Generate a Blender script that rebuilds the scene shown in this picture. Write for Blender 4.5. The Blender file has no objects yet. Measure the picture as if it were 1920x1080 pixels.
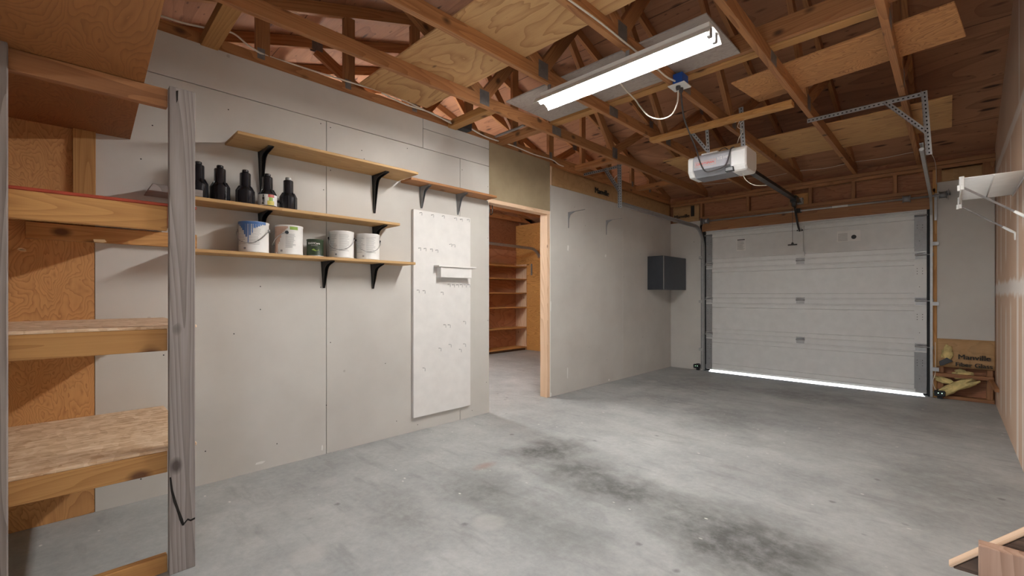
import bpy, bmesh, math, random
from mathutils import Vector, Matrix, Euler
random.seed(7)
S = bpy.context.scene
COL = S.collection
PI = math.pi

# ------------------------------------------------------------------ materials
def lin(c):
    return tuple(((v/255)/12.92 if v/255 <= .04045 else ((v/255+.055)/1.055)**2.4) for v in c) + (1,)

class NT:
    def __init__(s, name):
        s.m = bpy.data.materials.new(name); s.m.use_nodes = True
        s.t = s.m.node_tree; s.n = s.t.nodes; s.l = s.t.links
        s.b = s.n['Principled BSDF']
    def node(s, typ, **k):
        n = s.n.new(typ)
        for a, v in k.items():
            if a in n.inputs.keys(): pass
            setattr(n, a, v)
        return n
    def put(s, v, sock):
        if hasattr(v, 'is_output'): s.l.new(v, sock)
        else: sock.default_value = v
    def math(s, op, a, b=0.0, c=None):
        n = s.n.new('ShaderNodeMath'); n.operation = op
        s.put(a, n.inputs[0]); s.put(b, n.inputs[1])
        if c is not None: s.put(c, n.inputs[2])
        return n.outputs[0]
    def vmath(s, op, a, b):
        n = s.n.new('ShaderNodeVectorMath'); n.operation = op
        s.put(a, n.inputs[0]); s.put(b, n.inputs[1]); return n.outputs[0]
    def coords(s, rnd=True):
        tc = s.n.new('ShaderNodeTexCoord').outputs['Object']
        if not rnd: return tc
        oi = s.n.new('ShaderNodeObjectInfo').outputs['Random']
        c = s.n.new('ShaderNodeCombineXYZ')
        s.l.new(s.math('MULTIPLY', oi, 37.0), c.inputs[0]); s.l.new(s.math('MULTIPLY', oi, 91.0), c.inputs[1]); s.l.new(s.math('MULTIPLY', oi, 53.0), c.inputs[2])
        return s.vmath('ADD', tc, c.outputs[0])
    def scale(s, v, sc): return s.vmath('MULTIPLY', v, sc)
    def noise(s, v, scale=1., detail=3., rough=.55, dist=0.):
        n = s.n.new('ShaderNodeTexNoise'); s.put(v, n.inputs['Vector'])
        n.inputs['Scale'].default_value = scale; n.inputs['Detail'].default_value = detail
        n.inputs['Roughness'].default_value = rough; n.inputs['Distortion'].default_value = dist
        return n.outputs['Fac']
    def voro(s, v, scale=1., feature='F1', out='Distance', rand=1.):
        n = s.n.new('ShaderNodeTexVoronoi'); n.feature = feature; s.put(v, n.inputs['Vector'])
        n.inputs['Scale'].default_value = scale; n.inputs['Randomness'].default_value = rand
        return n.outputs[out]
    def ramp(s, f, stops, interp='LINEAR'):
        n = s.n.new('ShaderNodeValToRGB'); s.put(f, n.inputs[0]); r = n.color_ramp; r.interpolation = interp
        while len(r.elements) < len(stops): r.elements.new(.5)
        for e, (p, c) in zip(r.elements, stops):
            e.position = p; e.color = lin(c) if len(c) == 3 else c
        return n.outputs['Color']
    def step(s, f, a, b, lo=0., hi=1.):
        n = s.n.new('ShaderNodeMapRange'); n.clamp = True; s.put(f, n.inputs[0])
        n.inputs[1].default_value = a; n.inputs[2].default_value = b; n.inputs[3].default_value = lo; n.inputs[4].default_value = hi
        return n.outputs[0]
    def mix(s, f, a, b, mode='MIX'):
        n = s.n.new('ShaderNodeMix'); n.data_type = 'RGBA'; n.blend_type = mode; n.clamp_factor = True
        s.put(f, n.inputs[0]); s.put(a if not isinstance(a, tuple) or len(a) == 4 else lin(a), n.inputs[6]); s.put(b if not isinstance(b, tuple) or len(b) == 4 else lin(b), n.inputs[7])
        return n.outputs[2]
    def done(s, color=None, rough=.6, metal=0., bump=None, bs=.2, bd=.004, spec=.5):
        if color is not None: s.put(lin(color) if isinstance(color, tuple) and len(color) == 3 else color, s.b.inputs['Base Color'])
        s.put(rough, s.b.inputs['Roughness']); s.b.inputs['Metallic'].default_value = metal
        s.b.inputs['Specular IOR Level'].default_value = spec
        if bump is not None:
            n = s.n.new('ShaderNodeBump'); n.inputs['Strength'].default_value = bs; n.inputs['Distance'].default_value = bd
            s.l.new(bump, n.inputs['Height']); s.l.new(n.outputs[0], s.b.inputs['Normal'])
        return s.m

def lumber(name, light, dark, knot=(60, 36, 20), contrast=1., rough=.65, knots=.11, tone=.35):
    t = NT(name); v = t.coords()
    warp = t.noise(t.scale(v, (1.2, 5, 5)), 1, 2)
    ring = t.math('ADD', t.math('MULTIPLY', t.noise(t.scale(v, (.35, 6, 6)), 1, 1, .4), 26.), t.math('MULTIPLY', warp, 2.5))
    line = t.math('FRACT', ring)
    fine = t.noise(t.scale(v, (5, 160, 160)), 1, 3, .6)
    f = t.math('ADD', t.math('MULTIPLY', t.math('POWER', line, 1.8), .42*contrast), t.math('MULTIPLY', fine, .5))
    col = t.ramp(f, [(.12, light), (.8, dark)])
    big = t.noise(t.scale(v, (.9, 2.5, 2.5)), 1, 3)
    col = t.mix(t.step(big, .4, .75, 0, tone), col, dark)
    oi = t.n.new('ShaderNodeObjectInfo').outputs['Random']
    hs = t.n.new('ShaderNodeHueSaturation'); t.l.new(t.step(oi, 0, 1, .86, 1.12), hs.inputs['Value']); t.l.new(col, hs.inputs['Color'])
    col = hs.outputs['Color']
    if knots:
        kv = t.scale(v, (5.5, 9, 9)); d = t.voro(kv, 1)
        sc = t.n.new('ShaderNodeSeparateColor'); t.l.new(t.voro(kv, 1, out='Color'), sc.inputs[0])
        col = t.mix(t.math('MULTIPLY', t.step(d, knots*2.2, knots*.9, 0, .85), t.math('GREATER_THAN', sc.outputs[0], .6)), col, knot)
    return t.done(col, rough, bump=f, bs=.12, bd=.002)

def plywood(name, light, dark, spot=(70, 42, 24), freq=16., sx=.5, sy=2.6, spots=.10, rough=.7, amount=1., spotscale=(2.2, 5., 5.), edge=None):
    t = NT(name); v = t.coords()
    n = t.noise(t.scale(v, (sx, sy, 6)), 1, 4, .42, .5)
    line = t.math('FRACT', t.math('MULTIPLY', n, freq))
    ln = t.math('MULTIPLY', t.math('POWER', line, 3.), amount)
    fine = t.noise(t.scale(v, (8, 90, 90)), 1, 2)
    f = t.math('ADD', t.math('MULTIPLY', ln, .6), t.math('MULTIPLY', fine, .35))
    col = t.ramp(f, [(.1, light), (.85, dark)])
    big = t.noise(t.scale(v, (.7, 1.6, 2)), 1, 3)
    col = t.mix(t.step(big, .4, .8, 0, .4), col, dark)
    if spots:
        kv = t.scale(v, spotscale); d = t.voro(kv, 1)
        sc = t.n.new('ShaderNodeSeparateColor'); t.l.new(t.voro(kv, 1, out='Color'), sc.inputs[0])
        col = t.mix(t.math('MULTIPLY', t.step(d, spots*1.6, spots*.5, 0, .85), t.math('GREATER_THAN', sc.outputs[0], .5)), col, spot)
    return t.done(col, rough, bump=f, bs=.08, bd=.002)

def plain(name, c, rough=.5, metal=0., var=.06, spec=.5):
    t = NT(name); v = t.coords(False)
    n = t.noise(v, 9, 4)
    a = tuple(min(255, x*(1+var)) for x in c); b = tuple(x*(1-var) for x in c)
    return t.done(t.ramp(n, [(.3, b), (.7, a)]), rough, metal, spec=spec)

M = {}
M['truss'] = lumber('aged_truss_lumber', (184, 132, 84), (138, 88, 52), tone=.4, knots=.11)
M['pine'] = lumber('golden_pine', (200, 152, 92), (166, 116, 64), knot=(84, 46, 22), tone=.25, knots=.12)
M['shelfpine'] = lumber('shelf_pine', (202, 166, 114), (172, 130, 80), knot=(110, 74, 44), tone=.25, knots=.09)
M['ply_back'] = plywood('reddish_back_panel', (200, 148, 112), (164, 112, 82), freq=12, sx=1., sy=2., spots=.13, spotscale=(3, 4, 4))
M['palewood'] = lumber('pale_fir', (228, 200, 170), (196, 160, 128), knot=(120, 80, 60), tone=.2, knots=.07)
M['header'] = lumber('brown_header', (172, 122, 80), (130, 86, 54), tone=.4, knots=.08)
M['grey'] = lumber('weathered_grey_wood', (162, 154, 150), (112, 103, 99), knot=(58, 48, 44), tone=.35, contrast=1., rough=.85, knots=.1)
M['scrapwood'] = lumber('pinkish_scrap_wood', (200, 168, 146), (156, 120, 98), knot=(88, 60, 48), tone=.3)
M['darkwood'] = lumber('dark_weathered_wood', (112, 90, 74), (70, 55, 46), tone=.3, rough=.8)
M['ply_yellow'] = plywood('yellow_plywood', (212, 172, 120), (166, 120, 74), freq=30, sx=.6, sy=1.8, spots=.05, spotscale=(2.5, 5, 5))
M['ply_spotted'] = plywood('knotty_pale_plywood', (206, 162, 106), (168, 122, 74), freq=26, sx=.5, sy=4., spots=.17, spot=(84, 54, 30), spotscale=(3.6, 11, 5))
M['ply_orange'] = plywood('orange_plywood', (204, 150, 96), (138, 86, 48), freq=40, sx=1.8, sy=4., spots=.05, amount=.9)
M['ply_brown'] = plywood('brown_plywood', (158, 104, 56), (118, 74, 38), freq=70, sx=.9, sy=3., spots=.09, spot=(62, 38, 20), spotscale=(2., 6, 6), amount=.7)
M['ply_wall'] = plywood('tan_plywood', (208, 156, 100), (160, 108, 62), freq=44, sx=2.2, sy=4.5, spots=.0, amount=.85)
M['ply_end'] = plywood('orange_ply_panel', (212, 158, 90), (164, 110, 54), freq=30, sx=1., sy=4., spots=.07)
M['ply_glare'] = plywood('glare_greyed_plywood', (178, 168, 160), (138, 128, 122), freq=40, sx=1.4, sy=5., spots=.0, amount=.7)  # grey imitates lamp glare, put into the panel's colour
M['sheath'] = plywood('dark_sheathing', (170, 116, 82), (130, 84, 58), freq=16, sx=1., sy=3., spots=.08)

def deck_mat():
    t = NT('roof_deck_plywood'); v = t.coords(False)
    n = t.noise(t.scale(v, (.6, 2.4, 2.4)), 1, 2, .45, .4)
    line = t.math('POWER', t.math('FRACT', t.math('MULTIPLY', n, 9.)), 3.)
    fine = t.noise(t.scale(v, (6, 70, 70)), 1, 2)
    f = t.math('ADD', t.math('MULTIPLY', line, .4), t.math('MULTIPLY', fine, .4))
    col = t.ramp(f, [(.1, (182, 132, 98)), (.8, (138, 94, 68))])
    kv = t.scale(v, (3.6, 13, 9)); d = t.voro(kv, 1)
    sc = t.n.new('ShaderNodeSeparateColor'); t.l.new(t.voro(kv, 1, out='Color'), sc.inputs[0])
    col = t.mix(t.math('MULTIPLY', t.step(d, .30, .16, 0, .9), t.math('GREATER_THAN', sc.outputs[0], .62)), col, (52, 32, 24))
    d2 = t.voro(t.scale(v, (7, 16, 16)), 1)
    col = t.mix(t.step(d2, .14, .06, 0, .7), col, (70, 44, 32))
    sep = t.n.new('ShaderNodeSeparateXYZ'); t.l.new(v, sep.inputs[0])
    row = t.math('MULTIPLY', sep.outputs[1], .95/1.22)
    sy = t.math('FRACT', row)
    ty = t.n.new('ShaderNodeTexWhiteNoise'); ty.noise_dimensions = '1D'; t.l.new(t.math('FLOOR', row), ty.inputs['W'])
    col = t.mix(t.step(ty.outputs['Value'], 0, 1, 0, .35), col, (128, 86, 64))
    seam = t.math('LESS_THAN', sy, .006)
    col = t.mix(t.math('MULTIPLY', seam, .8), col, (46, 28, 20))
    return t.done(col, .75)
M['deck'] = deck_mat()

def concrete():
    t = NT('stained_concrete'); v = t.coords(False)
    a = t.noise(v, .7, 5, .6); b = t.noise(t.scale(v, (1, 1, 1)), 3.2, 8, .75); c = t.noise(v, 30, 4, .7)
    f = t.math('ADD', t.math('ADD', t.math('MULTIPLY', a, .45), t.math('MULTIPLY', b, .4)), t.math('MULTIPLY', c, .15))
    col = t.ramp(f, [(.36, (132, 134, 134)), (.5, (162, 164, 163)), (.64, (188, 189, 187))])
    # smeared trowel streaks
    s = t.noise(t.scale(v, (1.6, 7, 1)), 1.4, 4, .6)
    col = t.mix(t.step(s, .56, .7, 0, .35), col, (122, 122, 121))
    # oil and tyre stains with their own outlines
    sep = t.n.new('ShaderNodeSeparateXYZ'); t.l.new(v, sep.inputs[0])
    w = t.noise(v, 4.5, 4, .6)
    tot = None
    for (x, y, rx, ry, k) in [(-2.11, 2.50, .22, .30, .75), (-1.75, 2.35, .28, .22, .62), (-1.40, 2.30, .42, .22, .66), (-1.55, 1.65, .5, .2, .35), (-.66, 2.20, .40, .34, .72), (-1.95, 1.7, .3, .25, .42),
                              (-2.3, 5.6, .6, .7, .34), (-1.2, 5.9, .7, .35, .42), (-.3, 5.3, .5, .5, .25), (-2.25, 4.6, .5, .3, .3), (-1.5, 4.4, .5, .5, .35), (.0, 3.6, .35, .6, .3), (-2.0, 1.25, .35, .2, .3)]:
        dx = t.math('DIVIDE', t.math('SUBTRACT', sep.outputs[0], x), rx); dy = t.math('DIVIDE', t.math('SUBTRACT', sep.outputs[1], y), ry)
        r = t.math('SQRT', t.math('ADD', t.math('MULTIPLY', dx, dx), t.math('MULTIPLY', dy, dy)))
        r = t.math('ADD', r, t.math('MULTIPLY', t.math('SUBTRACT', w, .5), 1.6))
        m = t.step(r, 1.35, .3, 0, min(1, k*1.2))
        tot = m if tot is None else t.math('MAXIMUM', tot, m)
    sp = t.step(t.noise(v, 11, 6, .7), .36, .58, .5, 1.)
    col = t.mix(t.math('MULTIPLY', tot, sp), col, (74, 73, 71))
    # rust mark
    dx = t.math('DIVIDE', t.math('SUBTRACT', sep.outputs[0], -2.22), .05); dy = t.math('DIVIDE', t.math('SUBTRACT', sep.outputs[1], 1.98), .1)
    r = t.math('SQRT', t.math('ADD', t.math('MULTIPLY', dx, dx), t.math('MULTIPLY', dy, dy)))
    col = t.mix(t.step(r, 1.2, .2, 0, .45), col, (150, 106, 78))
    # dark drips and white paint flecks
    d = t.voro(t.vmath('ADD', v, t.scale(t.n.new('ShaderNodeTexNoise').outputs['Color'], (.0, .0, .0))), 4.2); d = t.math('ADD', d, t.math('MULTIPLY', t.math('SUBTRACT', t.noise(v, 16, 4, .7), .5), .16)); wn = t.noise(v, 1.3, 2)
    col = t.mix(t.math('MULTIPLY', t.step(d, .09, .03, 0, .55), t.step(wn, .47, .53)), col, (84, 84, 82))
    d = t.voro(t.scale(v, (1, 1.6, 1)), 6.1)
    wn2 = t.noise(t.vmath('ADD', v, (9, 4, 2)), 1.1, 2)
    col = t.mix(t.math('MULTIPLY', t.step(d, .07, .045, 0, .9), t.step(wn2, .47, .53)), col, (216, 214, 208))
    d = t.voro(t.vmath('ADD', v, (3, 7, 1)), 1.1)
    col = t.mix(t.step(d, .11, .07, 0, .35), col, (196, 194, 190))
    return t.done(col, t.step(b, .3, .7, .5, .75), bump=c, bs=.12, bd=.003, spec=.35)
M['concrete'] = concrete()

def drywall(name, c, c2, sc=1.5):
    t = NT(name); v = t.coords(False)
    n = t.noise(v, sc, 4, .6); f = t.noise(v, 90, 2)
    col = t.ramp(n, [(.3, c2), (.7, c)])
    d = t.voro(v, 3.1)
    col = t.mix(t.step(d, .04, .025, 0, .35), col, (120, 112, 104))
    return t.done(col, .85, bump=f, bs=.03, bd=.001, spec=.3)
M['drywall'] = drywall('grey_drywall', (203, 200, 194), (190, 186, 180))
M['tanboard'] = drywall('tan_fibreboard', (162, 146, 118), (144, 128, 102), 3)
M['kraft'] = plywood('kraft_paper', (180, 144, 100), (146, 112, 74), freq=7, sx=3, sy=5, spots=0, amount=.6)

def rightwall():
    t = NT('taped_tan_drywall'); v = t.coords(False)
    sep = t.n.new('ShaderNodeSeparateXYZ'); t.l.new(v, sep.inputs[0]); y, z = sep.outputs[1], sep.outputs[2]
    n = t.noise(v, 1.2, 4)
    col = t.ramp(n, [(.3, (204, 172, 146)), (.7, (218, 190, 166))])
    wob = t.math('MULTIPLY', t.math('SUBTRACT', t.noise(v, 2.5, 3), .5), .03)
    yy = t.math('ADD', y, wob)
    tot = None
    def bar(f, c, w, z0, z1, k):
        nonlocal tot
        m = t.math('MULTIPLY', t.step(t.math('ABSOLUTE', t.math('SUBTRACT', f, c)), w, w*.55, 0, k),
                   t.math('MULTIPLY', t.step(z, z0-.04, z0+.04), t.step(z, z1+.04, z1-.04)))
        tot = m if tot is None else t.math('MAXIMUM', tot, m)
    for (c, w, z0, z1) in [(6.62, .05, .1, 1.12), (6.62, .05, 1.3, 2.2), (6.16, .055, .06, 1.05), (6.16, .05, 1.35, 2.35), (5.65, .06, .12, 1.02), (5.65, .05, 1.45, 2.3), (5.23, .055, .2, 1.08), (5.23, .05, 1.75, 2.4), (4.72, .085, -.1, 1.9), (4.40, .05, -.1, 1.3), (4.40, .05, 1.6, 2.4), (4.62, .045, 2.45, 3.4), (3.85, .06, -.1, 2.4), (3.4, .05, -.1, 1.2), (2.8, .06, 0, 3)]:
        bar(yy, c, w, z0, z1, .7)
    edge = t.math('ADD', z, t.math('MULTIPLY', t.math('SUBTRACT', t.noise(t.scale(v, (1, 1, .5)), 4.5, 3), .5), .16))
    bar(edge, 1.205, .075, 0, 3, .85)
    bar(t.math('ADD', z, t.math('MULTIPLY', t.math('SUBTRACT', t.noise(v, 3, 2), .5), .05)), 2.43, .06, 0, 3, .7)
    col = t.mix(tot, col, (238, 232, 226))
    return t.done(col, .85, spec=.3)
M['rightwall'] = rightwall()

def osb():
    t = NT('oriented_strand_board'); v = t.coords()
    w = t.noise(v, 3, 2); ww = t.vmath('ADD', t.scale(v, (16, 60, 30)), t.scale(t.n.new('ShaderNodeTexNoise').outputs['Color'], (2, 2, 2)))
    cell = t.voro(ww, 1, out='Color'); sepc = t.n.new('ShaderNodeSeparateColor'); t.l.new(cell, sepc.inputs[0])
    cell2 = t.voro(t.scale(v, (44, 18, 30)), 1, out='Color'); sep2 = t.n.new('ShaderNodeSeparateColor'); t.l.new(cell2, sep2.inputs[0])
    fine = t.noise(t.scale(v, (10, 90, 60)), 1, 3)
    f = t.math('ADD', t.math('ADD', t.math('MULTIPLY', sepc.outputs[0], .4), t.math('MULTIPLY', sep2.outputs[1], .25)), t.math('MULTIPLY', fine, .35))
    col = t.ramp(f, [(.2, (186, 150, 116)), (.5, (214, 184, 150)), (.8, (232, 208, 180))])
    return t.done(col, .75, bump=f, bs=.25, bd=.003)
M['osb'] = osb()

def metal(name, c, rough=.4, m=.9, var=.12):
    t = NT(name); v = t.coords(False); n = t.noise(v, 22, 4, .6)
    a = tuple(min(255, x*(1+var)) for x in c); b = tuple(x*(1-var) for x in c)
    return t.done(t.ramp(n, [(.3, b), (.7, a)]), t.step(n, .2, .8, rough*.8, rough*1.25), m)
M['galv'] = metal('galvanised_steel', (176, 176, 176), .5, .75, .05)
M['galv_dull'] = metal('dull_galvanised_steel', (150, 150, 151), .55, .6, .05)
M['blackmetal'] = metal('black_enamel_metal', (50, 48, 47), .35, .5)
M['gunmetal'] = plain('dark_gunmetal_box', (84, 88, 96), .3, .8, .03)
M['plate'] = metal('gusset_steel', (124, 120, 118), .55, .5)
M['blackplastic'] = plain('black_plastic', (34, 34, 38), .24)
M['darkplastic'] = plain('charcoal_plastic', (52, 52, 54), .45)
M['white'] = plain('white_paint', (226, 224, 219), .5, var=.02)
M['whiteplastic'] = plain('white_plastic', (232, 232, 230), .35, var=.02)
M['cable'] = plain('white_cable_jacket', (222, 214, 200), .5, var=.03)
M['cordgrey'] = plain('grey_black_cord', (66, 62, 62), .45)
M['panel'] = plain('white_panel', (224, 222, 219), .55, var=.02)
M['doorwhite'] = plain('garage_door_paint', (210, 210, 208), .5, var=.02)
M['openergrey'] = plain('opener_grey', (176, 177, 184), .45, var=.03)
M['openerdark'] = plain('opener_dark_grey', (128, 129, 134), .5, var=.03)
M['blue'] = plain('blue_plastic', (34, 84, 170), .45)
M['bluepaint'] = plain('blue_paint', (74, 112, 168), .4)
M['pinkpaint'] = plain('tan_pink_paint', (190, 158, 140), .5, var=.08)
M['label'] = plain('off_white_label', (222, 220, 216), .55, var=.03)
M['print'] = plain('grey_print', (150, 148, 148), .6)
M['darkprint'] = plain('dark_print', (44, 42, 42), .6)
M['greenlabel'] = plain('dark_green_label', (34, 50, 26), .5, var=.2)
M['green'] = plain('bright_green', (136, 164, 70), .5)
M['red'] = plain('faded_red_paint', (166, 66, 42), .6, var=.1)
M['redprint'] = plain('red_print', (176, 84, 76), .5)
M['yellowprint'] = plain('yellow_print', (200, 184, 84), .5)
M['orangeprint'] = plain('orange_red_print', (236, 92, 56), .5)
M['peach'] = plain('peach_print', (226, 168, 148), .5)
M['ink'] = plain('black_ink', (38, 34, 30), .7)
M['wool'] = plain('yellow_insulation_wool', (190, 172, 118), .95, var=.25)
M['rubber'] = plain('black_rubber', (28, 28, 28), .7)
M['crack'] = plain('dark_crack', (26, 20, 16), .9)
M['patch'] = plain('pale_glue_patch', (214, 178, 134), .8)
M['drive'] = plain('driveway_concrete', (196, 194, 190), .8)

def emis(name, c, st):
    t = NT(name); t.b.inputs['Base Color'].default_value = (1, 1, 1, 1)
    t.b.inputs['Emission Color'].default_value = c; t.b.inputs['Emission Strength'].default_value = st
    return t.m
LAMP = 200.
M['tube'] = emis('lit_fluorescent_tube', (1, .985, .96, 1), LAMP)
M['tube2'] = emis('lit_fluorescent_tube_cool', (1, .985, .96, 1), 215.)
M['tube_fill'] = emis('fill_tube_rear', (1, .98, .96, 1), 3.)  # faint glow for the added rear fill strip
M['led'] = emis('green_led', (.5, 1, .6, 1), 3.)

# ------------------------------------------------------------------ geometry
class G:
    """collects shapes in world coordinates, then becomes one mesh object"""
    def __init__(s): s.bm = bmesh.new(); s.mi = 0
    def _f(s, vs):
        try:
            f = s.bm.faces.new(vs); f.material_index = s.mi; return f
        except ValueError: return None
    def box(s, x0, x1, y0, y1, z0, z1):
        v = [s.bm.verts.new((x, y, z)) for z in (z0, z1) for y in (y0, y1) for x in (x0, x1)]
        for q in ((0, 2, 3, 1), (4, 5, 7, 6), (0, 1, 5, 4), (2, 6, 7, 3), (0, 4, 6, 2), (1, 3, 7, 5)): s._f([v[i] for i in q])
        return s
    def prism(s, pts, d):
        d = Vector(d); a = [s.bm.verts.new(p) for p in pts]; b = [s.bm.verts.new(Vector(p)+d) for p in pts]; n = len(pts)
        s._f(a[::-1]); s._f(b)
        for i in range(n): s._f([a[i], a[(i+1) % n], b[(i+1) % n], b[i]])
        return s
    def beam(s, p, q, w, h, up=(0, 0, 1)):
        p, q = Vector(p), Vector(q); d = (q-p).normalized(); up = Vector(up)
        sd = d.cross(up).normalized()*(w/2); u = sd.cross(d).normalized()*(h/2)
        s.prism([p-sd-u, p+sd-u, p+sd+u, p-sd+u], q-p); return s
    def tube(s, pts, r, n=8, cap=True):
        pts = [Vector(p) for p in pts]; rs = r if isinstance(r, (list, tuple)) else [r]*len(pts); rings = []
        ref = None
        for i, p in enumerate(pts):
            d = (pts[min(i+1, len(pts)-1)]-pts[max(i-1, 0)]).normalized()
            if ref is None: ref = d.orthogonal().normalized()
            ref = (ref-d*ref.dot(d)).normalized(); b = d.cross(ref)
            rings.append([s.bm.verts.new(p+(ref*math.cos(2*PI*k/n)+b*math.sin(2*PI*k/n))*rs[i]) for k in range(n)])
        for a, b in zip(rings, rings[1:]):
            for k in range(n):
                f = s._f([a[k], a[(k+1) % n], b[(k+1) % n], b[k]])
                if f: f.smooth = True
        if cap: s._f(rings[0][::-1]); s._f(rings[-1])
        return s
    def lathe(s, c, prof, n=32, axis='z'):
        c = Vector(c); rings = []
        def P(r, z, a):
            if axis == 'z': return c+Vector((r*math.cos(a), r*math.sin(a), z))
            if axis == 'y': return c+Vector((r*math.cos(a), z, -r*math.sin(a)))
            return c+Vector((z, r*math.cos(a), r*math.sin(a)))
        for r, z in prof:
            rings.append([s.bm.verts.new(c) if 0 else s.bm.verts.new(P(max(r, 1e-5), z, 2*PI*k/n)) for k in range(n)])
        for a, b in zip(rings, rings[1:]):
            for k in range(n):
                f = s._f([a[k], a[(k+1) % n], b[(k+1) % n], b[k]])
                if f: f.smooth = True
        s._f(rings[0][::-1]); s._f(rings[-1]); return s
    def build(s, name, mats, parent=None, bevel=0, origin=None, smooth=None):
        mats = mats if isinstance(mats, (list, tuple)) else [mats]
        bmesh.ops.recalc_face_normals(s.bm, faces=s.bm.faces)
        me = bpy.data.meshes.new(name)
        off = world_of(parent) if parent else (Vector(origin) if origin is not None else Vector((0, 0, 0)))
        bmesh.ops.translate(s.bm, verts=s.bm.verts, vec=-off)
        s.bm.to_mesh(me); s.bm.free()
        for m in mats: me.materials.append(M[m] if isinstance(m, str) else m)
        o = bpy.data.objects.new(name, me); COL.objects.link(o)
        if parent: o.parent = parent
        else: o.location = off
        if bevel:
            b = o.modifiers.new('edge', 'BEVEL'); b.width = bevel; b.segments = 1; b.limit_method = 'ANGLE'
        return o

WORLD = {}
def world_of(o):
    v = Vector((0, 0, 0))
    while o is not None:
        v = v + o.location; o = o.parent
    return v

def rod_obj(name, center, ex, ey, ez, lx, ly, lz, mat, parent=None, bevel=.002, cuts=None):
    """a board whose own X axis runs along its grain; centre, axes and sizes in the world"""
    bm = bmesh.new(); bmesh.ops.create_cube(bm, size=1)
    for v in bm.verts: v.co = Vector((v.co.x*lx, v.co.y*ly, v.co.z*lz))
    if cuts:
        for v in bm.verts: cuts(v)
    me = bpy.data.meshes.new(name); bm.to_mesh(me); bm.free(); me.materials.append(M[mat])
    o = bpy.data.objects.new(name, me); COL.objects.link(o)
    R = Matrix((ex, ey, ez)).transposed()
    o.rotation_euler = R.to_euler()
    o.location = Vector(center) - (world_of(parent) if parent else Vector((0, 0, 0)))
    if parent: o.parent = parent
    if bevel:
        b = o.modifiers.new('edge', 'BEVEL'); b.width = bevel; b.segments = 1; b.limit_method = 'ANGLE'
    return o

def board(name, mat, x0, x1, y0, y1, z0, z1, parent=None, bevel=.002, grain=None):
    dims = [(abs(x1-x0), 0), (abs(y1-y0), 1), (abs(z1-z0), 2)]
    dims.sort(key=lambda d: -d[0])
    if grain is not None: dims.sort(key=lambda d: (d[1] != grain, -d[0]))
    E = [Vector((1, 0, 0)), Vector((0, 1, 0)), Vector((0, 0, 1))]
    ex, ey = E[dims[0][1]].copy(), E[dims[1][1]].copy(); ez = ex.cross(ey)
    return rod_obj(name, ((x0+x1)/2, (y0+y1)/2, (z0+z1)/2), ex, ey, ez, dims[0][0], dims[1][0], dims[2][0], mat, parent, bevel)

def stick(name, mat, p, q, w, h, parent=None, up=(0, 0, 1), bevel=.002):
    """a straight member from p to q; w across, h along 'up'"""
    p, q = Vector(p), Vector(q); ex = (q-p).normalized(); ey = Vector(up).cross(ex).normalized(); ez = ex.cross(ey)
    return rod_obj(name, (p+q)/2, ex, ey, ez, (q-p).length, w, h, mat, parent, bevel)

def tag(o, label=None, cat=None, group=None, kind=None):
    if label: o['label'] = label
    if cat: o['category'] = cat
    if group: o['group'] = group
    if kind: o['kind'] = kind
    return o
def thing(name, loc, label, cat, group=None):
    o = bpy.data.objects.new(name, None); COL.objects.link(o); o.location = loc; o.empty_display_size = .1
    return tag(o, label, cat, group)
def copy_tree(o, parent=None):
    c = o.copy(); COL.objects.link(c)
    if parent: c.parent = parent
    for ch in list(o.children): copy_tree(ch, c)
    return c
def struct(o): o['kind'] = 'structure'; return o

def text_obj(name, s, mat, size, loc, rot, parent=None, align='CENTER', extr=.0006, xs=1., bold=0.):
    cu = bpy.data.curves.new(name, 'FONT'); cu.body = s; cu.size = size; cu.align_x = align; cu.align_y = 'CENTER'; cu.extrude = extr
    tmp = bpy.data.objects.new(name+'_src', cu); COL.objects.link(tmp)
    bpy.context.view_layer.update()
    me = bpy.data.meshes.new_from_object(tmp.evaluated_get(bpy.context.evaluated_depsgraph_get()))
    bpy.data.objects.remove(tmp); bpy.data.curves.remove(cu)
    me.name = name; me.materials.clear(); me.materials.append(M[mat])
    for v in me.vertices: v.co.x *= xs
    if bold:      # a heavier stroke: the same lettering again, a hair to each side
        bm = bmesh.new(); bm.from_mesh(me); src = bm.verts[:] + bm.edges[:] + bm.faces[:]
        for dx, dz in ((bold, .00004), (-bold, -.00004)):
            dd = bmesh.ops.duplicate(bm, geom=src)
            bmesh.ops.translate(bm, verts=[e for e in dd['geom'] if isinstance(e, bmesh.types.BMVert)], vec=(dx, 0, dz))
        bm.to_mesh(me); bm.free()
    o = bpy.data.objects.new(name, me); COL.objects.link(o)
    o.rotation_euler = rot; o.location = Vector(loc) - (world_of(parent) if parent else Vector((0, 0, 0)))
    if parent: o.parent = parent
    return o
R_FACE_X = (PI/2, 0, PI/2)      # lettering on a wall whose front looks along +x
R_FACE_Y = (PI/2, 0, 0)         # lettering on a wall whose front looks along -y

def smooth_path(pts, n=8):
    pts = [Vector(p) for p in pts]; out = []
    for i in range(len(pts)-1):
        p0, p1, p2, p3 = pts[max(i-1, 0)], pts[i], pts[i+1], pts[min(i+2, len(pts)-1)]
        for k in range(n):
            t = k/n
            out.append(.5*((2*p1)+(p2-p0)*t+(2*p0-5*p1+4*p2-p3)*t*t+(3*p1-p0-3*p2+p3)*t**3))
    out.append(pts[-1]); return out
def cable(name, mat, pts, r, parent=None, n=7):
    return G().tube(smooth_path(pts), r, n).build(name, mat, parent)

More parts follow.
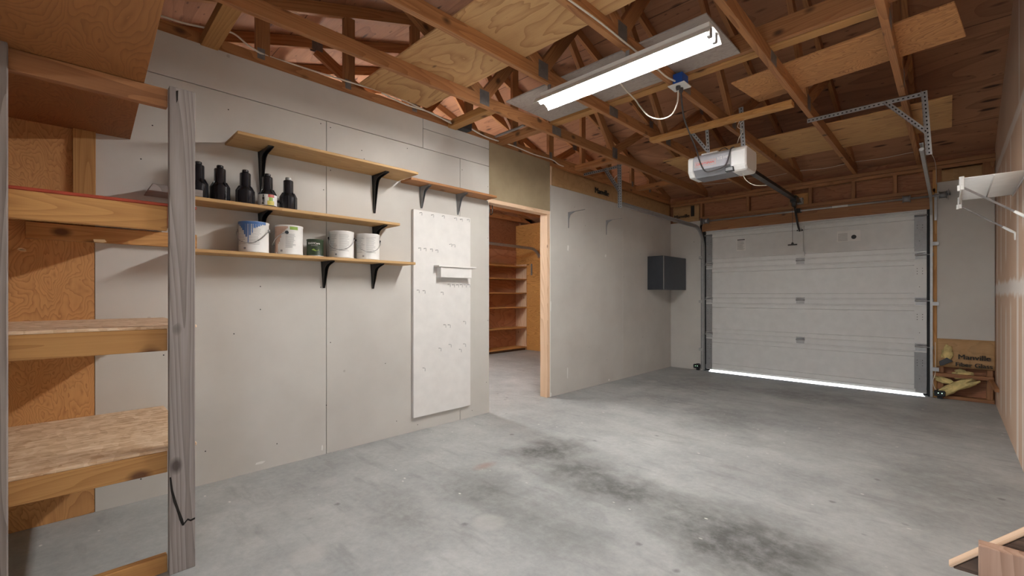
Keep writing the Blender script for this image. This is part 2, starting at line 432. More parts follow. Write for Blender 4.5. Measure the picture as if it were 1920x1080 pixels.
# ------------------------------------------------------------------ main dimensions (metres)
XL, XR, YE, YB = -3.2, .335, 6.86, -.30     # dividing wall face, outer wall face, door wall face, rear wall face
XO = -6.67                                  # far wall of the second bay
PL = 2.64                                   # underside of the truss bottom chords
SL, Y0, Y1, YC = .33, -.28, 6.88, 3.30      # roof pitch, truss heels, ridge line
def under(y): return 2.735 + SL*min(y-Y0, Y1-y)   # underside of the roof boards

# ------------------------------------------------------------------ the shell
struct(G().box(XO-.2, XR+.2, YB-.2, YE+.14, -.15, 0).build('floor', 'concrete'))
struct(G().box(-9, 3, YE+.14, 16, -.16, -.02).build('driveway', 'drive'))

g = G()   # roof boards: two slopes
for (ya, yb) in ((YB-.25, YC), (YC, YE+.45)):
    za, zb = (2.735+SL*(ya-Y0), 2.735+SL*(YC-Y0)) if ya < YC-.01 else (2.735+SL*(YC-Y0), 2.735+SL*(Y1-yb))
    g.prism([(XO-.25, ya, za), (XO-.25, yb, zb), (XO-.25, yb, zb+.016), (XO-.25, ya, za+.016)], (XR-XO+.4, 0, 0))
struct(g.build('ceiling', 'deck'))

# dividing wall
wl = G()
for (a, b, c, d) in [(.114, 1.328, 0, 2.398), (1.332, 2.553, 0, 2.398), (2.557, 2.915, 0, 2.398), (.114, 2.151, 2.402, 2.652), (2.155, 2.915, 2.402, 2.566), (2.155, 2.915, 2.57, 2.652),
                     (3.845, 5.398, 0, 2.386), (5.402, 6.86, 0, 2.386)]:
    wl.box(XL-.012, XL, a, b, c, d)
for (y, z) in [(.35, 2.1), (.72, 2.3), (.9, 1.05), (1.29, 2.37), (1.36, 2.36), (1.31, 1.9), (1.36, 2.05), (1.29, 1.2), (1.6, 2.25), (1.62, 2.19), (1.8, .6), (2.0, 2.36), (2.52, 2.1), (2.58, 2.3), (2.9, 2.2), (2.9, 1.7), (2.9, .9), (2.88, .3),
               (.6, .2), (1.0, .15), (1.9, .12), (.9, 1.2), (.75, .9), (4.3, 2.2), (4.4, 1.5), (5.2, 1.9), (5.42, 1.4), (4.6, .5), (5.0, .3), (6.0, .4), (6.3, .25), (.3, .12), (.4, .8), (.3, 1.9), (1.33, .35), (1.36, .8), (2.1, .05), (2.7, .06)]:
    wl.mi = 1; wl.lathe((XL, y, z), [(.004, -.001), (.004, .0006)], 8, 'x')
WL = struct(wl.build('wall_dividing', ['drywall', 'crack'], bevel=.0015))
g = G(); g.box(XL-.105, XL-.014, YB, 2.90, 0, 2.64); g.box(XL-.105, XL-.014, 3.87, YE, 0, 2.64); g.box(XL-.105, XL-.014, 2.90, 3.87, 2.13, 2.64)
g.build('wall_core', 'sheath', WL)
board('header_board', 'tanboard', XL-.014, XL-.002, 2.918, 3.842, 2.088, 2.642, WL, .001)
board('header_jamb', 'palewood', XL-.105, XL+.002, 2.90, 3.84, 2.05, 2.088, WL)
board('side_jamb', 'palewood', XL-.105, XL, 3.792, 3.842, 0, 2.05, WL)
board('side_jamb', 'palewood', XL-.105, XL-.014, 2.885, 2.917, 0, 2.05, WL)
board('casing_strip', 'white', XL-.012, XL+.003, 3.836, 3.848, 0, 2.09, WL)
board('top_plate', 'truss', XL-.10, XL-.004, 3.845, YE, 2.60, 2.64, WL)
board('corner_stud', 'palewood', XL-.012, XL-.002, 3.845, 3.875, 2.386, 2.60, WL)
g = G()
for (y, z, w, h) in [(4.17, 1.70, .016, .035), (4.97, 1.66, .018, .02), (4.16, .23, .010, .07), (3.853, 1.02, .008, .06), (3.855, .02, .012, .03), (5.05, .03, .02, .012), (.9, .05, .03, .008), (1.3, .05, .006, .02)]:
    g.prism([(XL+.0002, y-w, z-h*.7), (XL+.0002, y+w*.4, z-h), (XL+.0002, y+w, z+h*.5), (XL+.0002, y+w*.3, z+h), (XL+.0002, y-w*.8, z+h*.8)], (.0008, 0, 0))
g.build('spackle', 'white', WL)
# plywood part behind the storage rack
PW = struct(board('wall_plywood', 'ply_wall', XL-.0125, XL-.0015, YB, .1125, 0, 2.64, grain=2))
for (y, z, w, h) in [(.085, .17, .018, .05), (-.122, .82, .012, .06), (-.118, .75, .010, .05)]:
    G().prism([(XL-.0014, y-w, z-h), (XL-.0014, y+w*.5, z-h*1.3), (XL-.0014, y+w, z+h*.4), (XL-.0014, y+w*.6, z+h), (XL-.0014, y-w*.7, z+h*.9)], (.0006, 0, 0)).build('glue_patch', 'patch', PW)

# outer side wall
g = G(); g.prism([(XR, YB, 0), (XR, YE+.1, 0), (XR, YE+.1, 2.73), (XR, YC, under(YC)), (XR, YB, 2.74)], (.012, 0, 0))
WR = struct(g.build('wall_outer', 'rightwall'))
# far wall of the second bay, rear wall
g = G(); g.prism([(XO-.1, YB-.1, 0), (XO-.1, YE+.1, 0), (XO-.1, YE+.1, 2.73), (XO-.1, YC, under(YC)), (XO-.1, YB-.1, 2.74)], (.1, 0, 0))
struct(g.build('wall_second_bay', 'sheath'))
g = G(); g.box(XO, XL, YB-.1, YB, 0, 2.72); g.box(XL, -.95, YB-.1, YB, 0, 2.72); g.box(-.95, -.05, YB-.1, YB, 2.05, 2.72); g.box(-.05, XR, YB-.1, YB, 0, 2.72)  # rear wall opening added for the fill light
struct(g.build('wall_rear', 'drywall'))

# door wall
g = G()
g.box(XL, -2.70, YE, YE+.012, 0, 2.29); g.box(-.108, .33, YE, YE+.012, .662, 2.404)
WE = struct(g.build('wall_door', 'drywall', bevel=.0015))
g = G(); g.box(XO, -6.62, YE+.09, YE+.105, 0, 2.72); g.box(XL-.15, -2.62, YE+.09, YE+.105, 0, 2.72); g.box(XO-.1, XR+.02, YE+.07, YE+.5, 2.640, 2.66); g.box(XO-.1, XR+.02, YE+.5, YE+.52, 2.5, 2.75); g.box(-2.62, -.22, YE+.09, YE+.105, 2.09, 2.72); g.box(-.22, XR+.02, YE+.09, YE+.105, 0, 2.72); g.build('sheathing', 'sheath', WE)
board('end_panel', 'ply_end', XO, XL-.10, YE, YE+.09, 0, 2.64, WE, 0, grain=0)
board('top_plate', 'header', XL, XR, YE, YE+.09, 2.552, 2.59, WE)
board('top_plate', 'header', XL, XR, YE, YE+.09, 2.594, 2.638, WE)
board('header_beam', 'header', -2.70, -.12, YE+.0, YE+.088, 2.115, 2.30, WE)
board('header_plate', 'header', -2.70, -.12, YE-.004, YE+.09, 2.302, 2.342, WE)
for x in (-2.06, -1.535, -1.305, -.855, -.465, -.125): board('cripple_stud', 'header', x-.019, x+.019, YE, YE+.09, 2.342, 2.552, WE)
board('backing_block', 'pine', -1.50, -1.325, YE-.012, YE+.004, 2.345, 2.49, WE)
board('cripple_stud', 'header', -2.735, -2.697, YE, YE+.09, 2.1, 2.552, WE)
board('jamb_stud', 'rubber', -2.70, -2.655, YE+.012, YE+.09, 0, 2.128, WE)
board('jamb_stud', 'rubber', -.185, -.145, YE+.012, YE+.09, 0, 2.128, WE)
board('jamb_stud', 'pine', -.144, -.109, YE-.004, YE+.09, 0, 2.55, WE)
board('cavity_stud', 'header', -.108, -.055, YE+.013, YE+.09, 0, .66, WE)
board('cavity_stud', 'header', .272, .318, YE+.013, YE+.09, 0, .66, WE)
board('cavity_stud', 'header', -.108, -.07, YE, YE+.09, 2.404, 2.552, WE)
board('cavity_stud', 'header', .24, .33, YE, YE+.09, 2.404, 2.552, WE)
board('sill_plate', 'header', -.055, .33, YE, YE+.09, 0, .038, WE)
board('cross_block', 'header', -.15, .325, YE-.03, YE+.012, .245, .283, WE)
board('leak_cover', 'rubber', -2.70, -2.615, YE+.066, YE+.088, 0, 2.14, WE); board('leak_cover', 'rubber', -.225, -.14, YE+.066, YE+.088, 0, 2.14, WE)  # strips added to block sunlight leaking past the door edges

# ------------------------------------------------------------------ roof trusses
def make_truss(x, label):
    t = thing('roof_truss', (x, YC, PL), label, 'roof truss', 'roof trusses')
    stick('bottom_chord', 'truss', (x, Y0-.0, PL+.0445), (x, 3.25, PL+.0445), .038, .089, t)
    stick('bottom_chord', 'truss', (x, 3.251, PL+.0445), (x, Y1, PL+.0445), .038, .089, t)
    zt = lambda y: 2.672 + SL*min(y-Y0, Y1-y)          # top chord centre line (normal to slope)
    stick('top_chord', 'truss', (x, Y0, zt(Y0)+.014), (x, YC-.012, zt(YC)+.01), .038, .088, t)
    stick('top_chord', 'truss', (x, Y1, zt(Y1)+.014), (x, YC+.012, zt(YC)+.01), .038, .088, t)
    for (ya, yb) in ((2.33, 1.5), (2.36, 3.24), (4.25, 3.36), (4.28, 5.1)):
        stick('web', 'truss', (x, ya, PL+.095), (x, yb, zt(yb)-.045), .038, .089, t)
    for s in (-1, 1):
        xx = x+s*.0196
        for (y, z, w, h) in ((2.345, PL+.07, .10, .115), (4.265, PL+.07, .10, .115), (3.25, PL+.0445, .13, .075), (YC, zt(YC)-.02, .16, .11), (1.5, zt(1.5)-.01, .09, .09), (5.1, zt(5.1)-.01, .09, .09)):
            gg = G().box(xx-.0008, xx+.0008, y-w/2, y+w/2, z-h/2, z+h/2); gg.build('gusset_plate', 'plate', t)
    return t
XS = [-2.646, -2.033, -1.411, -.838, -.258, -3.81, -4.42, -5.03, -5.64, -6.25]
LAB = ['roof truss nearest the grey drywall wall, hung with the track bracket beside a wood block',
       'roof truss passing above the end of the lit fluorescent fixture beside the drywall',
       'roof truss carrying the white cable and the blue outlet box',
       'roof truss whose bottom chord the perforated bracket bar starts from',
       'roof truss closest to the tan outer wall, above the perforated bracket',
       'dark roof truss of the second bay, first one behind the gable studs',
       'dark roof truss of the second bay, second one behind the gable studs',
       'roof truss in the middle of the second bay, third behind the gable studs',
       'roof truss of the second bay seen through the doorway top, fourth behind the gable studs',
       'roof truss of the second bay closest to the shelves there, seen through the doorway']
tr0 = make_truss(XS[0], LAB[0])
for x, lb in zip(XS[1:], LAB[1:]):
    c = copy_tree(tr0); c.location = (x, YC, PL); c['label'] = lb
# gable frame standing on the dividing wall
gt = thing('gable_frame', (XL-.06, YC, PL), 'gable frame of upright studs standing on top of the grey drywall wall', 'gable frame')
xg = XL-.03
stick('bottom_chord', 'truss', (xg, Y0, 2.685), (xg, Y1, 2.685), .038, .082, gt)
for (a, b) in ((Y0, YC-.012), (Y1, YC+.012)): stick('top_chord', 'truss', (xg, a, 2.686), (xg, b, 2.682+SL*(YC-Y0)), .038, .088, gt)
for y in (.32, .92, 1.51, 2.09, 2.685, 3.30, 3.88, 4.50, 5.09, 5.69, 6.2):
    zt = 2.64 + SL*min(y-Y0, Y1-y)
    stick('stud', 'truss', (xg, y, 2.726), (xg, y, zt), .085, .036, gt, up=(1, 0, 0))
    G().box(xg+.0190, xg+.0205, y-.035, y+.01, 2.69, 2.76).build('gusset_plate', 'plate', gt)

# short blocks nailed between the gable frame and the first truss
def block(y0, y1, x0, x1, z0, lab, mat='pine', h=.038):
    return tag(board('wood_block', mat, x0, x1, y0, y1, z0, z0+h), lab, 'wood block', 'wood blocks between wall and truss')
block(.575, .665, xg+.02, -2.667, 2.645, 'short pine block above the drywall beside the loft plywood', h=.06)
block(2.42, 2.505, xg+.02, -2.667, 2.645, 'short yellow block from the dark wall box to the truss', h=.06)
block(3.02, 3.10, xg+.02, -2.667, 2.645, 'short brown block with a grey conduit beside it', 'truss', .06)
block(4.31, 4.40, xg+.02, -2.667, 2.645, 'short block just above the grey perforated bracket by the wall', 'truss', .06)
block(5.75, 5.84, xg+.02, -2.667, 2.645, 'short block closest to the garage door corner', 'truss', .06)

tag(G().tube(smooth_path([(-3.18, 2.98, 2.70), (-3.05, 3.0, 2.715), (-2.9, 3.0, 2.715), (-2.80, 2.99, 2.718)]), .012, 10).build('conduit', 'galv'), 'short grey metal conduit lying on the brown wood block', 'conduit')

# ------------------------------------------------------------------ boards lying on the chords
ZT = PL+.0895
tag(board('plywood_strip', 'ply_yellow', -3.16, -.79, 1.56, 2.165, ZT, ZT+.012), 'long yellow plywood strip with swirling grain on the trusses over the shelves', 'plywood', 'plywood strips on the trusses')
o = tag(board('plywood_strip', 'ply_orange', -1.15, .045, 3.46, 3.955, ZT, ZT+.012), 'orange plywood strip on the trusses between the two-by-four and the perforated bracket', 'plywood', 'plywood strips on the trusses'); o.rotation_euler.z += math.radians(-6)
tag(board('plywood_strip', 'ply_spotted', -2.42, .01, 4.98, 5.89, ZT, ZT+.012), 'wide pale plywood strip on the trusses behind the door opener', 'plywood', 'plywood strips on the trusses')
tag(board('plywood_sheet', 'ply_glare', -2.60, -.98, 2.555, 3.12, ZT, ZT+.012), 'plywood panel, painted grey with lamp glare, lying above the lit fluorescent fixture', 'plywood')
tag(board('bracing_board', 'pine', -2.64, -.24, 3.17, 3.255, ZT, ZT+.038), 'pale two-by-four lying flat across the trusses over the outlet box', 'board')
tag(board('bracing_board', 'truss', -2.0, .20, 3.118, 3.156, ZT, ZT+.13), 'brown board on edge beside the flat pale two-by-four across trusses', 'board')
HB = tag(board('hanger_board', 'pine', -2.03, -.862, 3.90, 3.985, 2.600, 2.638), 'short two-by-four under the trusses that the door opener hangs from', 'board')

# ------------------------------------------------------------------ storage rack
R = thing('storage_rack', (-2.75, .1, 0), 'wooden storage rack with grey weathered posts and strand board shelves', 'shelving rack')
XP = -2.26
def cutp(v): pass
board('post', 'grey', XP-.038, XP, .301, .388, 0, 1.995, R)
board('post', 'grey', XP-.038, XP, -.222, -.135, 0, 1.995, R)
board('cross_brace', 'header', XP-.076, XP-.039, -.222, .301, 1.918, 1.993, R)  # browner wood paints in the shade under the loft sheet
for (a, b) in ((1.409, 1.508), (.913, 1.003), (.411, .498), (-.0, .068)):
    board('front_beam', 'pine', XP-.076, XP-.039, -.222, .300, a, b, R)
def shelf(name, mat, z, th, edge=None):
    return board(name, mat, XL+.001, XP-.04, -.26, .40, z, z+th, R, grain=1)
shelf('shelf_board', 'osb', .4985, .013); shelf('shelf_board', 'osb', 1.0035, .012)
rb = board('shelf_board', 'red', XL+.001, XP-.04, -.26, .40, 1.509, 1.521, R)
board('wall_cleat', 'pine', XL+.001, XL+.036, -.132, .551, 1.418, 1.499, R)
for z in (.413, .918): board('wall_cleat', 'pine', XL+.001, XL+.036, -.26, .40, z, z+.084, R)
board('wall_stud', 'pine', XL-.001, XL+.022, .030, .116, 1.522, 2.0, R)
g = G()
for k, (y, z) in enumerate([(.303, .48), (.312, .42), (.322, .36), (.330, .30), (.340, .25), (.352, .215)]):
    pass
ck = [(.304, .40, .003), (.309, .345, .004), (.318, .30, .005), (.328, .262, .0045), (.340, .215, .006), (.347, .188, .004)]
gg = G(); L_ = [(XP+.0004, y-w, z) for y, z, w in ck]; R_ = [(XP+.0004, y+w, z) for y, z, w in ck]
for i in range(len(ck)-1): gg.prism([L_[i], R_[i], R_[i+1], L_[i+1]], (.0004, 0, 0))
ck2 = [(.347, .192, .004), (.362, .208, .004), (.372, .200, .004), (.387, .204, .004)]
for a, b in zip(ck2, ck2[1:]): gg.prism([(XP+.0004, a[0], a[1]-a[2]), (XP+.0004, b[0], b[1]-b[2]), (XP+.0004, b[0], b[1]+b[2]), (XP+.0004, a[0], a[1]+a[2])], (.0004, 0, 0))
gg.prism([(XP+.0004, .322, 1.98), (XP+.0004, .330, 1.985), (XP+.0004, .329, 1.945), (XP+.0004, .324, 1.93)], (.0004, 0, 0))
gg.build('crack', 'crack', R)
# loft sheet resting on the brace
LS = rod_obj('plywood_sheet', (-2.275, -.055, 2.0025), Vector((1, 0, 0)), Vector((0, 1, 0)), Vector((0, 0, 1)), 1.85, .56, .016, 'ply_brown', None, .001)
LS.rotation_euler.z = math.radians(-1.8)
tag(LS, 'big brown plywood sheet lying on top of the storage rack', 'plywood')
# grey board end on the wall shelf behind the post
def slant(v):
    if v.co.x < 0: v.co.x += -.0 if v.co.z < 0 else .018
o = rod_obj('scrap_board', (XL+.105, .43, 1.7155), Vector((0, 1, 0)), Vector((-1, 0, 0)), Vector((0, 0, 1)), .24, .19, .038, 'grey', None, .002, slant)
tag(o, 'grey weathered scrap board on the wall shelf end behind the rack post', 'board')

# ------------------------------------------------------------------ wall shelves with stamped brackets
def bracket(parent, y, z, drop, reach, mat='blackmetal', w=.042):
    g = G(); t = .003; x = XL+.002
    # tapered channel arms: back face and two flanges each
    g.prism([(x, y-w/2, z), (x, y+w/2, z), (x, y+w*.16, z-drop), (x, y-w*.16, z-drop)], (t, 0, 0))
    g.prism([(x, y-w/2, z-.001), (x, y+w/2, z-.001), (x+reach, y+w*.25, z-.001), (x+reach, y-w*.25, z-.001)], (0, 0, -t))
    n = 8
    for s in (-1, 1):
        prof = [(x, z-.001), (x+reach, z-.001), (x+reach, z-.008)]
        prof += [(x+.085, z-.026), (x+.062, z-.038), (x+.050, z-.055), (x+.043, z-.078)]
        prof += [(x+.009, z-drop), (x, z-drop)]
        yo = y+s*w*.30
        g.prism([(px, y+s*w*(.34-.22*max(0, (z-pz))/drop)-.0012, pz) for px, pz in prof], (0, .0024, 0))
    g.lathe((x+t, y, z-drop+.02), [(.005, 0), (.004, .002)], 10, 'x')
    return g.build('bracket', mat, parent)
def wall_shelf(y0, y1, z, depth, th, brs, lab, mat='shelfpine'):
    t = thing('wall_shelf', (XL, (y0+y1)/2, z), lab, 'wall shelf', 'bracketed shelves on the drywall')
    board('shelf_board', mat, XL+.001, XL+depth, y0, y1, z, z+th, t, .003)
    for (y, d, rch, m) in brs: bracket(t, y, z, d, rch, m)
    return t
wall_shelf(.70, 1.92, 2.073, .287, .018, [(.905, .30, .20, 'blackmetal'), (1.702, .29, .20, 'blackmetal')], 'longest and highest pine wall shelf, empty, on two black brackets')
wall_shelf(1.935, 2.872, 2.062, .160, .020, [(2.135, .18, .13, 'galv_dull'), (2.525, .185, .13, 'galv_dull')], 'narrow reddish wall shelf next to the doorway on two grey brackets', 'truss')
wall_shelf(.42, 1.81, 1.675, .205, .020, [(.905, .24, .17, 'blackmetal'), (1.705, .24, .17, 'blackmetal')], 'middle wall shelf holding the black bottles')
wall_shelf(.45, 1.955, 1.384, .195, .020, [(1.31, .19, .15, 'blackmetal'), (1.69, .19, .15, 'blackmetal')], 'lowest wall shelf holding the paint cans')

# bare brackets
for (y, lab) in ((4.18, 'bare thin shelf bracket nearer the doorway on the grey drywall'), (4.985, 'bare thin shelf bracket nearer the dark metal box on the drywall')):
    g = G(); x = XL; z = 2.122
    g.prism([(x, y-.011, z), (x, y+.011, z), (x, y+.006, z-.185), (x, y-.006, z-.185)], (.004, 0, 0))
    g.prism([(x, y-.011, z), (x, y+.011, z), (x+.235, y+.004, z+.004), (x+.235, y-.004, z+.004)], (0, 0, -.004))
    g.prism([(x, y-.002, z-.001), (x+.10, y-.002, z-.001), (x+.03, y-.002, z-.03), (x+.012, y-.002, z-.07), (x, y-.002, z-.15)], (0, .004, 0))
    tag(g.build('shelf_bracket', 'galv_dull'), lab, 'shelf bracket', 'bare brackets on the drywall')

# ------------------------------------------------------------------ black sprinkler-body bottles
def bottle(x, y, z, lab, cap='blackplastic', rot=0.):
    t = thing('plastic_bottle', (x, y, z), lab, 'bottle', 'black bottles on the middle wall shelf')
    prof = [(.055, 0), (.055, .008), (.050, .012), (.0495, .084), (.047, .090), (.034, .108), (.0305, .113), (.030, .192), (.028, .197), (.0, .197)]
    G().lathe((x, y, z), prof, 36).build('body', 'blackplastic', t)
    g = G()
    for k in range(8):
        a = rot+2*PI*k/8+.2; d = Vector((math.cos(a), math.sin(a), 0)); sd = Vector((-d.y, d.x, 0))*.002; c = Vector((x, y, z))
        pr = [(.045, .01), (.0522, .01), (.0522, .088), (.036, .118), (.028, .118)]
        g.prism([c+d*r+Vector((0, 0, h))-sd for r, h in pr], sd*2)
    g.build('rib', 'blackplastic', t)
    G().lathe((x, y, z), [(.018, .197), (.018, .214), (.016, .218), (.010, .218), (.0, .218)], 20).build('cap', cap, t)
    return t
BZ = 1.6955
bx = XL+.11
bottle(bx, .545, BZ, 'black plastic bottle half hidden behind the grey rack post')
bottle(bx, .652, BZ, 'plain black bottle, second one out from the rack post', rot=.2)
bottle(bx, .785, BZ, 'plain black bottle in the middle of the five on the shelf', rot=.5)
b4 = bottle(bx, .910, BZ, 'black bottle with a white paper label around its base', rot=.1)
bottle(bx, 1.035, BZ, 'black bottle with a silver cap at the open end of the row', 'galv', .3)
def arc(g, c, r, a0, a1, z0, z1, n=16):
    for k in range(n):
        u, v = a0+(a1-a0)*k/n, a0+(a1-a0)*(k+1)/n
        p = [(c[0]+r*math.cos(q), c[1]+r*math.sin(q)) for q in (u, v)]; q_ = [(c[0]+(r+.0006)*math.cos(q), c[1]+(r+.0006)*math.sin(q)) for q in (u, v)]
        g.prism([(p[0][0], p[0][1], z0), (p[1][0], p[1][1], z0), (q_[1][0], q_[1][1], z0), (q_[0][0], q_[0][1], z0)], (0, 0, z1-z0))
    return g
cc = (bx, .910)
lb4 = arc(G(), cc, .0535, -2.2, 1.6, BZ+.012, BZ+.080, 36).build('label_sleeve', 'label', b4)
# camera-side angle of the sleeve is about -0.85 rad
g = arc(G(), cc, .0543, -.22, .45, BZ+.062, BZ+.080); g.build('red_band', 'redprint', lb4)
arc(G(), cc, .0543, -.30, .45, BZ+.013, BZ+.040).build('yellow_band', 'yellowprint', lb4)
arc(G(), cc, .0543, -.14, .30, BZ+.040, BZ+.062).build('green_band', 'green', lb4)
g = G(); arc(g, cc, .0545, -.78, -.66, BZ+.064, BZ+.077, 3); arc(g, cc, .0545, -.84, -.60, BZ+.046, BZ+.062, 4); arc(g, cc, .0545, -.80, -.72, BZ+.026, BZ+.046, 3); arc(g, cc, .0545, -.68, -.60, BZ+.03, BZ+.046, 3); arc(g, cc, .0545, -.88, -.62, BZ+.018, BZ+.026, 4)
g.build('print', 'darkprint', lb4)
wc = thing('small_tin', (XL+.05, .985, BZ), 'small white tin half hidden behind the silver-capped bottle', 'tin')
G().lathe((XL+.05, .985, BZ), [(.030, 0), (.031, .004), (.031, .076), (.029, .08), (0, .08)], 24).build('body', 'label', wc)
G().lathe((XL+.05, .985, BZ), [(.0315, .05), (.0315, .066)], 24).build('band', 'darkprint', wc)

# ------------------------------------------------------------------ paint cans
def can(y, lab, h=.190, r=.084, handle=(0., 1), body='label', ears='blackplastic', hz=.45):
    x = XL+.105; z = 1.4045
    t = thing('paint_can', (x, y, z), lab, 'paint can', 'paint cans on the lowest wall shelf')
    G().lathe((x, y, z), [(r*.96, 0), (r, .002), (r, .006), (r*.975, .009), (r*.975, h-.012), (r, h-.009), (r*1.005, h-.003), (r, h), (r*.93, h), (r*.92, h-.006), (0, h-.006)], 48).build('body', [body], t)
    if handle:
        a = handle[0]; d = Vector((math.cos(a), math.sin(a), 0)); f = Vector((d.y, -d.x, 0))*handle[1]
        c = Vector((x, y, z+h*.74)); g = G()
        pts = [c+d*(r*1.04)*math.cos(q)+(f*(r*1.12)*max(0, math.sin(q))**.6)+Vector((0, 0, -hz*h*math.sin(q))) for q in [PI*k/24 for k in range(25)]]
        g.tube(pts, .0026, 6).build('bail_handle', 'galv', t)
        for s in (-1, 1):
            g = G(); n = d*s
            e = c+n*(r*.975); g.tube([e, e+n*.009], .011, 16).build('ear', ears, t)
    return t, Vector((x, y, z)), r, h
FA = -.72     # direction from a can towards the room corner the photo was taken from
t1, c1, r1, h1 = can(.834, 'gallon paint can with blue paint dripping down its side', handle=(FA+PI/2+.15, 1), ears='galv')
t2, c2, r2, h2 = can(1.041, 'gallon paint can with a tan pink smear over its label', handle=(FA+.25, 1), hz=.40)
t3, c3, r3, h3 = can(1.209, 'small dark green quart can between the gallon cans', h=.118, r=.054, handle=None, body='greenlabel')
t4, c4, r4, h4 = can(1.395, 'plain white gallon paint can beside the small green can', handle=(FA+PI/2+.2, 1), body='label')
t5, c5, r5, h5 = can(1.597, 'plain white gallon paint can at the open end of the lowest shelf', handle=(FA+PI/2+.35, 1), body='label')
def lines(g, c, r, a0, a1, z0, z1, n, seed):
    rr = random.Random(seed)
    for k in range(n):
        z = z0+(z1-z0)*k/max(1, n-1); b = a1-(a1-a0)*rr.random()*.35
        arc(g, c, r, a0, b, z, z+.0022, 8)
for (t, c, r, h, sd) in ((t1, c1, r1, h1, 1), (t2, c2, r2, h2, 2), (t4, c4, r4, h4, 4), (t5, c5, r5, h5, 5)):
    g = G()
    if sd == 2: lines(g, (c.x, c.y), r*.978, FA+.15, FA+.9, c.z+.045, c.z+h-.06, 14, sd)
    else:
        lines(g, (c.x, c.y), r*.978, FA-1.0, FA-.05, c.z+.05, c.z+h-.03, 13, sd); lines(g, (c.x, c.y), r*.978, FA+.1, FA+1., c.z+.05, c.z+h-.03, 13, sd+9)
    arc(g, (c.x, c.y), r*.978, FA-.25, FA-.08, c.z+.018, c.z+.03, 4)
    g.build('label_print', 'print', t)
g = G()
arc(g, (c1.x, c1.y), r1*1.006, FA-1.25, FA+1.3, c1.z+h1-.018, c1.z+h1-.001, 36)
for (a, w, dz) in [(-.75, .12, .012), (-.6, .14, .02), (-.45, .15, .03), (-.3, .18, .045), (-.05, .12, .085), (.08, .06, .125), (.20, .10, .075), (.36, .06, .06), (.5, .15, .03), (.66, .12, .024), (.8, .14, .018), (.95, .1, .012), (-.18, .1, .07)]:
    arc(g, (c1.x, c1.y), r1*.980, FA+a-w/2, FA+a+w/2, c1.z+h1-.012-dz, c1.z+h1-.008, 5)
g.lathe((c1.x, c1.y, c1.z), [(r1*.99, h1+.0002), (r1*.9, h1+.001), (0, h1+.001)], 32)
g.build('blue_drips', 'bluepaint', t1)
g = G()
for k in range(12):
    a = FA-1.5+k*.11; arc(g, (c2.x, c2.y), r2*.981, a, a+.115, c2.z+.006+.012*((k*7) % 5)/5 + (.0 if k < 9 else .055+.02*(k-9)), c2.z+h2-.010, 2)
for k in range(5): arc(g, (c2.x, c2.y), r2*.981, FA-.18+k*.1, FA-.08+k*.1, c2.z+h2-.055+.008*k, c2.z+h2-.010, 2)
g.build('paint_smear', 'pinkpaint', t2)
arc(G(), (c2.x, c2.y), r2*.984, FA+.45, FA+1.05, c2.z+h2-.030, c2.z+h2-.008, 8).build('green_band', 'green', t2)
G().lathe((c3.x, c3.y, c3.z), [(r3*1.01, 0), (r3*1.01, .008)], 32).build('bottom_rim', 'galv', t3)
g = G()
for k in range(12): arc(g, (c3.x, c3.y), r3*.986, FA-.05+k*.07, FA+.02+k*.07, c3.z+.036+.004*abs(6-k)*.3, c3.z+.046+.006*math.sin(k*.6), 1)
g.build('leaf_mark', 'green', t3)
lo = text_obj('lettering', 'EASYCare', 'label', .019, (c3.x+math.cos(FA+.2)*(r3*1.02), c3.y+math.sin(FA+.2)*(r3*1.02), c3.z+.088), (PI/2, 0, FA+.2+PI/2), t3, bold=.0004)
for v in lo.data.vertices:
    a = v.co.x/r3; d = v.co.z; v.co.z = d-(r3-r3*math.cos(a)); v.co.x = r3*math.sin(a)
arc(G(), (c3.x, c3.y), r3*.986, FA-.15, FA+.65, c3.z+.072, c3.z+.075, 8).build('fine_print', 'print', t3)

# ------------------------------------------------------------------ white hook panel
PX = -3.172
HP = thing('hook_panel', (XL, 2.35, .12), 'tall white panel full of small screw hooks on the drywall', 'wall panel')
board('panel', 'panel', XL+.001, PX, 2.042, 2.657, .121, 1.860, HP, .0015)
hooks = [(2.103, 1.836), (2.221, 1.833), (2.334, 1.838), (2.469, 1.836), (2.536, 1.835), (2.617, 1.84), (2.092, 1.539), (2.145, 1.539), (2.21, 1.539), (2.266, 1.534), (2.415, 1.597), (2.451, 1.595), (2.077, 1.186), (2.135, 1.182), (2.322, 1.17), (2.398, 1.241), (2.445, 1.237), (2.493, 1.238), (2.536, 1.239), (2.58, 1.239), (2.624, 1.24), (2.351, .884), (2.398, .881), (2.573, .903), (2.299, .682), (2.409, .706), (2.573, .698), (2.524, .653), (2.135, .529)]
hk = None
for (y, z) in hooks:
    if hk is None:
        g = G(); g.tube([(PX-.002, y, z), (PX+.024, y+.002, z+.001), (PX+.030, y+.001, z-.003), (PX+.031, y, z-.024)], .0016, 6); g.lathe((PX, y, z), [(.004, 0), (.004, .001)], 8, 'x')
        hk = g.build('hook', 'galv_dull', HP); base = (y, z)
    else:
        c = hk.copy(); COL.objects.link(c); c.parent = HP; c.location = (0, y-base[0], z-base[1])
MS = thing('tool_ledge', (PX, 2.45, 1.3), 'small white two-board ledge fixed across the white hook panel', 'ledge')
board('top_board', 'panel', PX+.0, PX+.075, 2.245, 2.665, 1.388, 1.402, MS, .001)
board('front_board', 'panel', PX+.045, PX+.062, 2.275, 2.618, 1.298, 1.386, MS, .001)
board('end_block', 'panel', PX+.0, PX+.045, 2.275, 2.292, 1.298, 1.386, MS, .001)

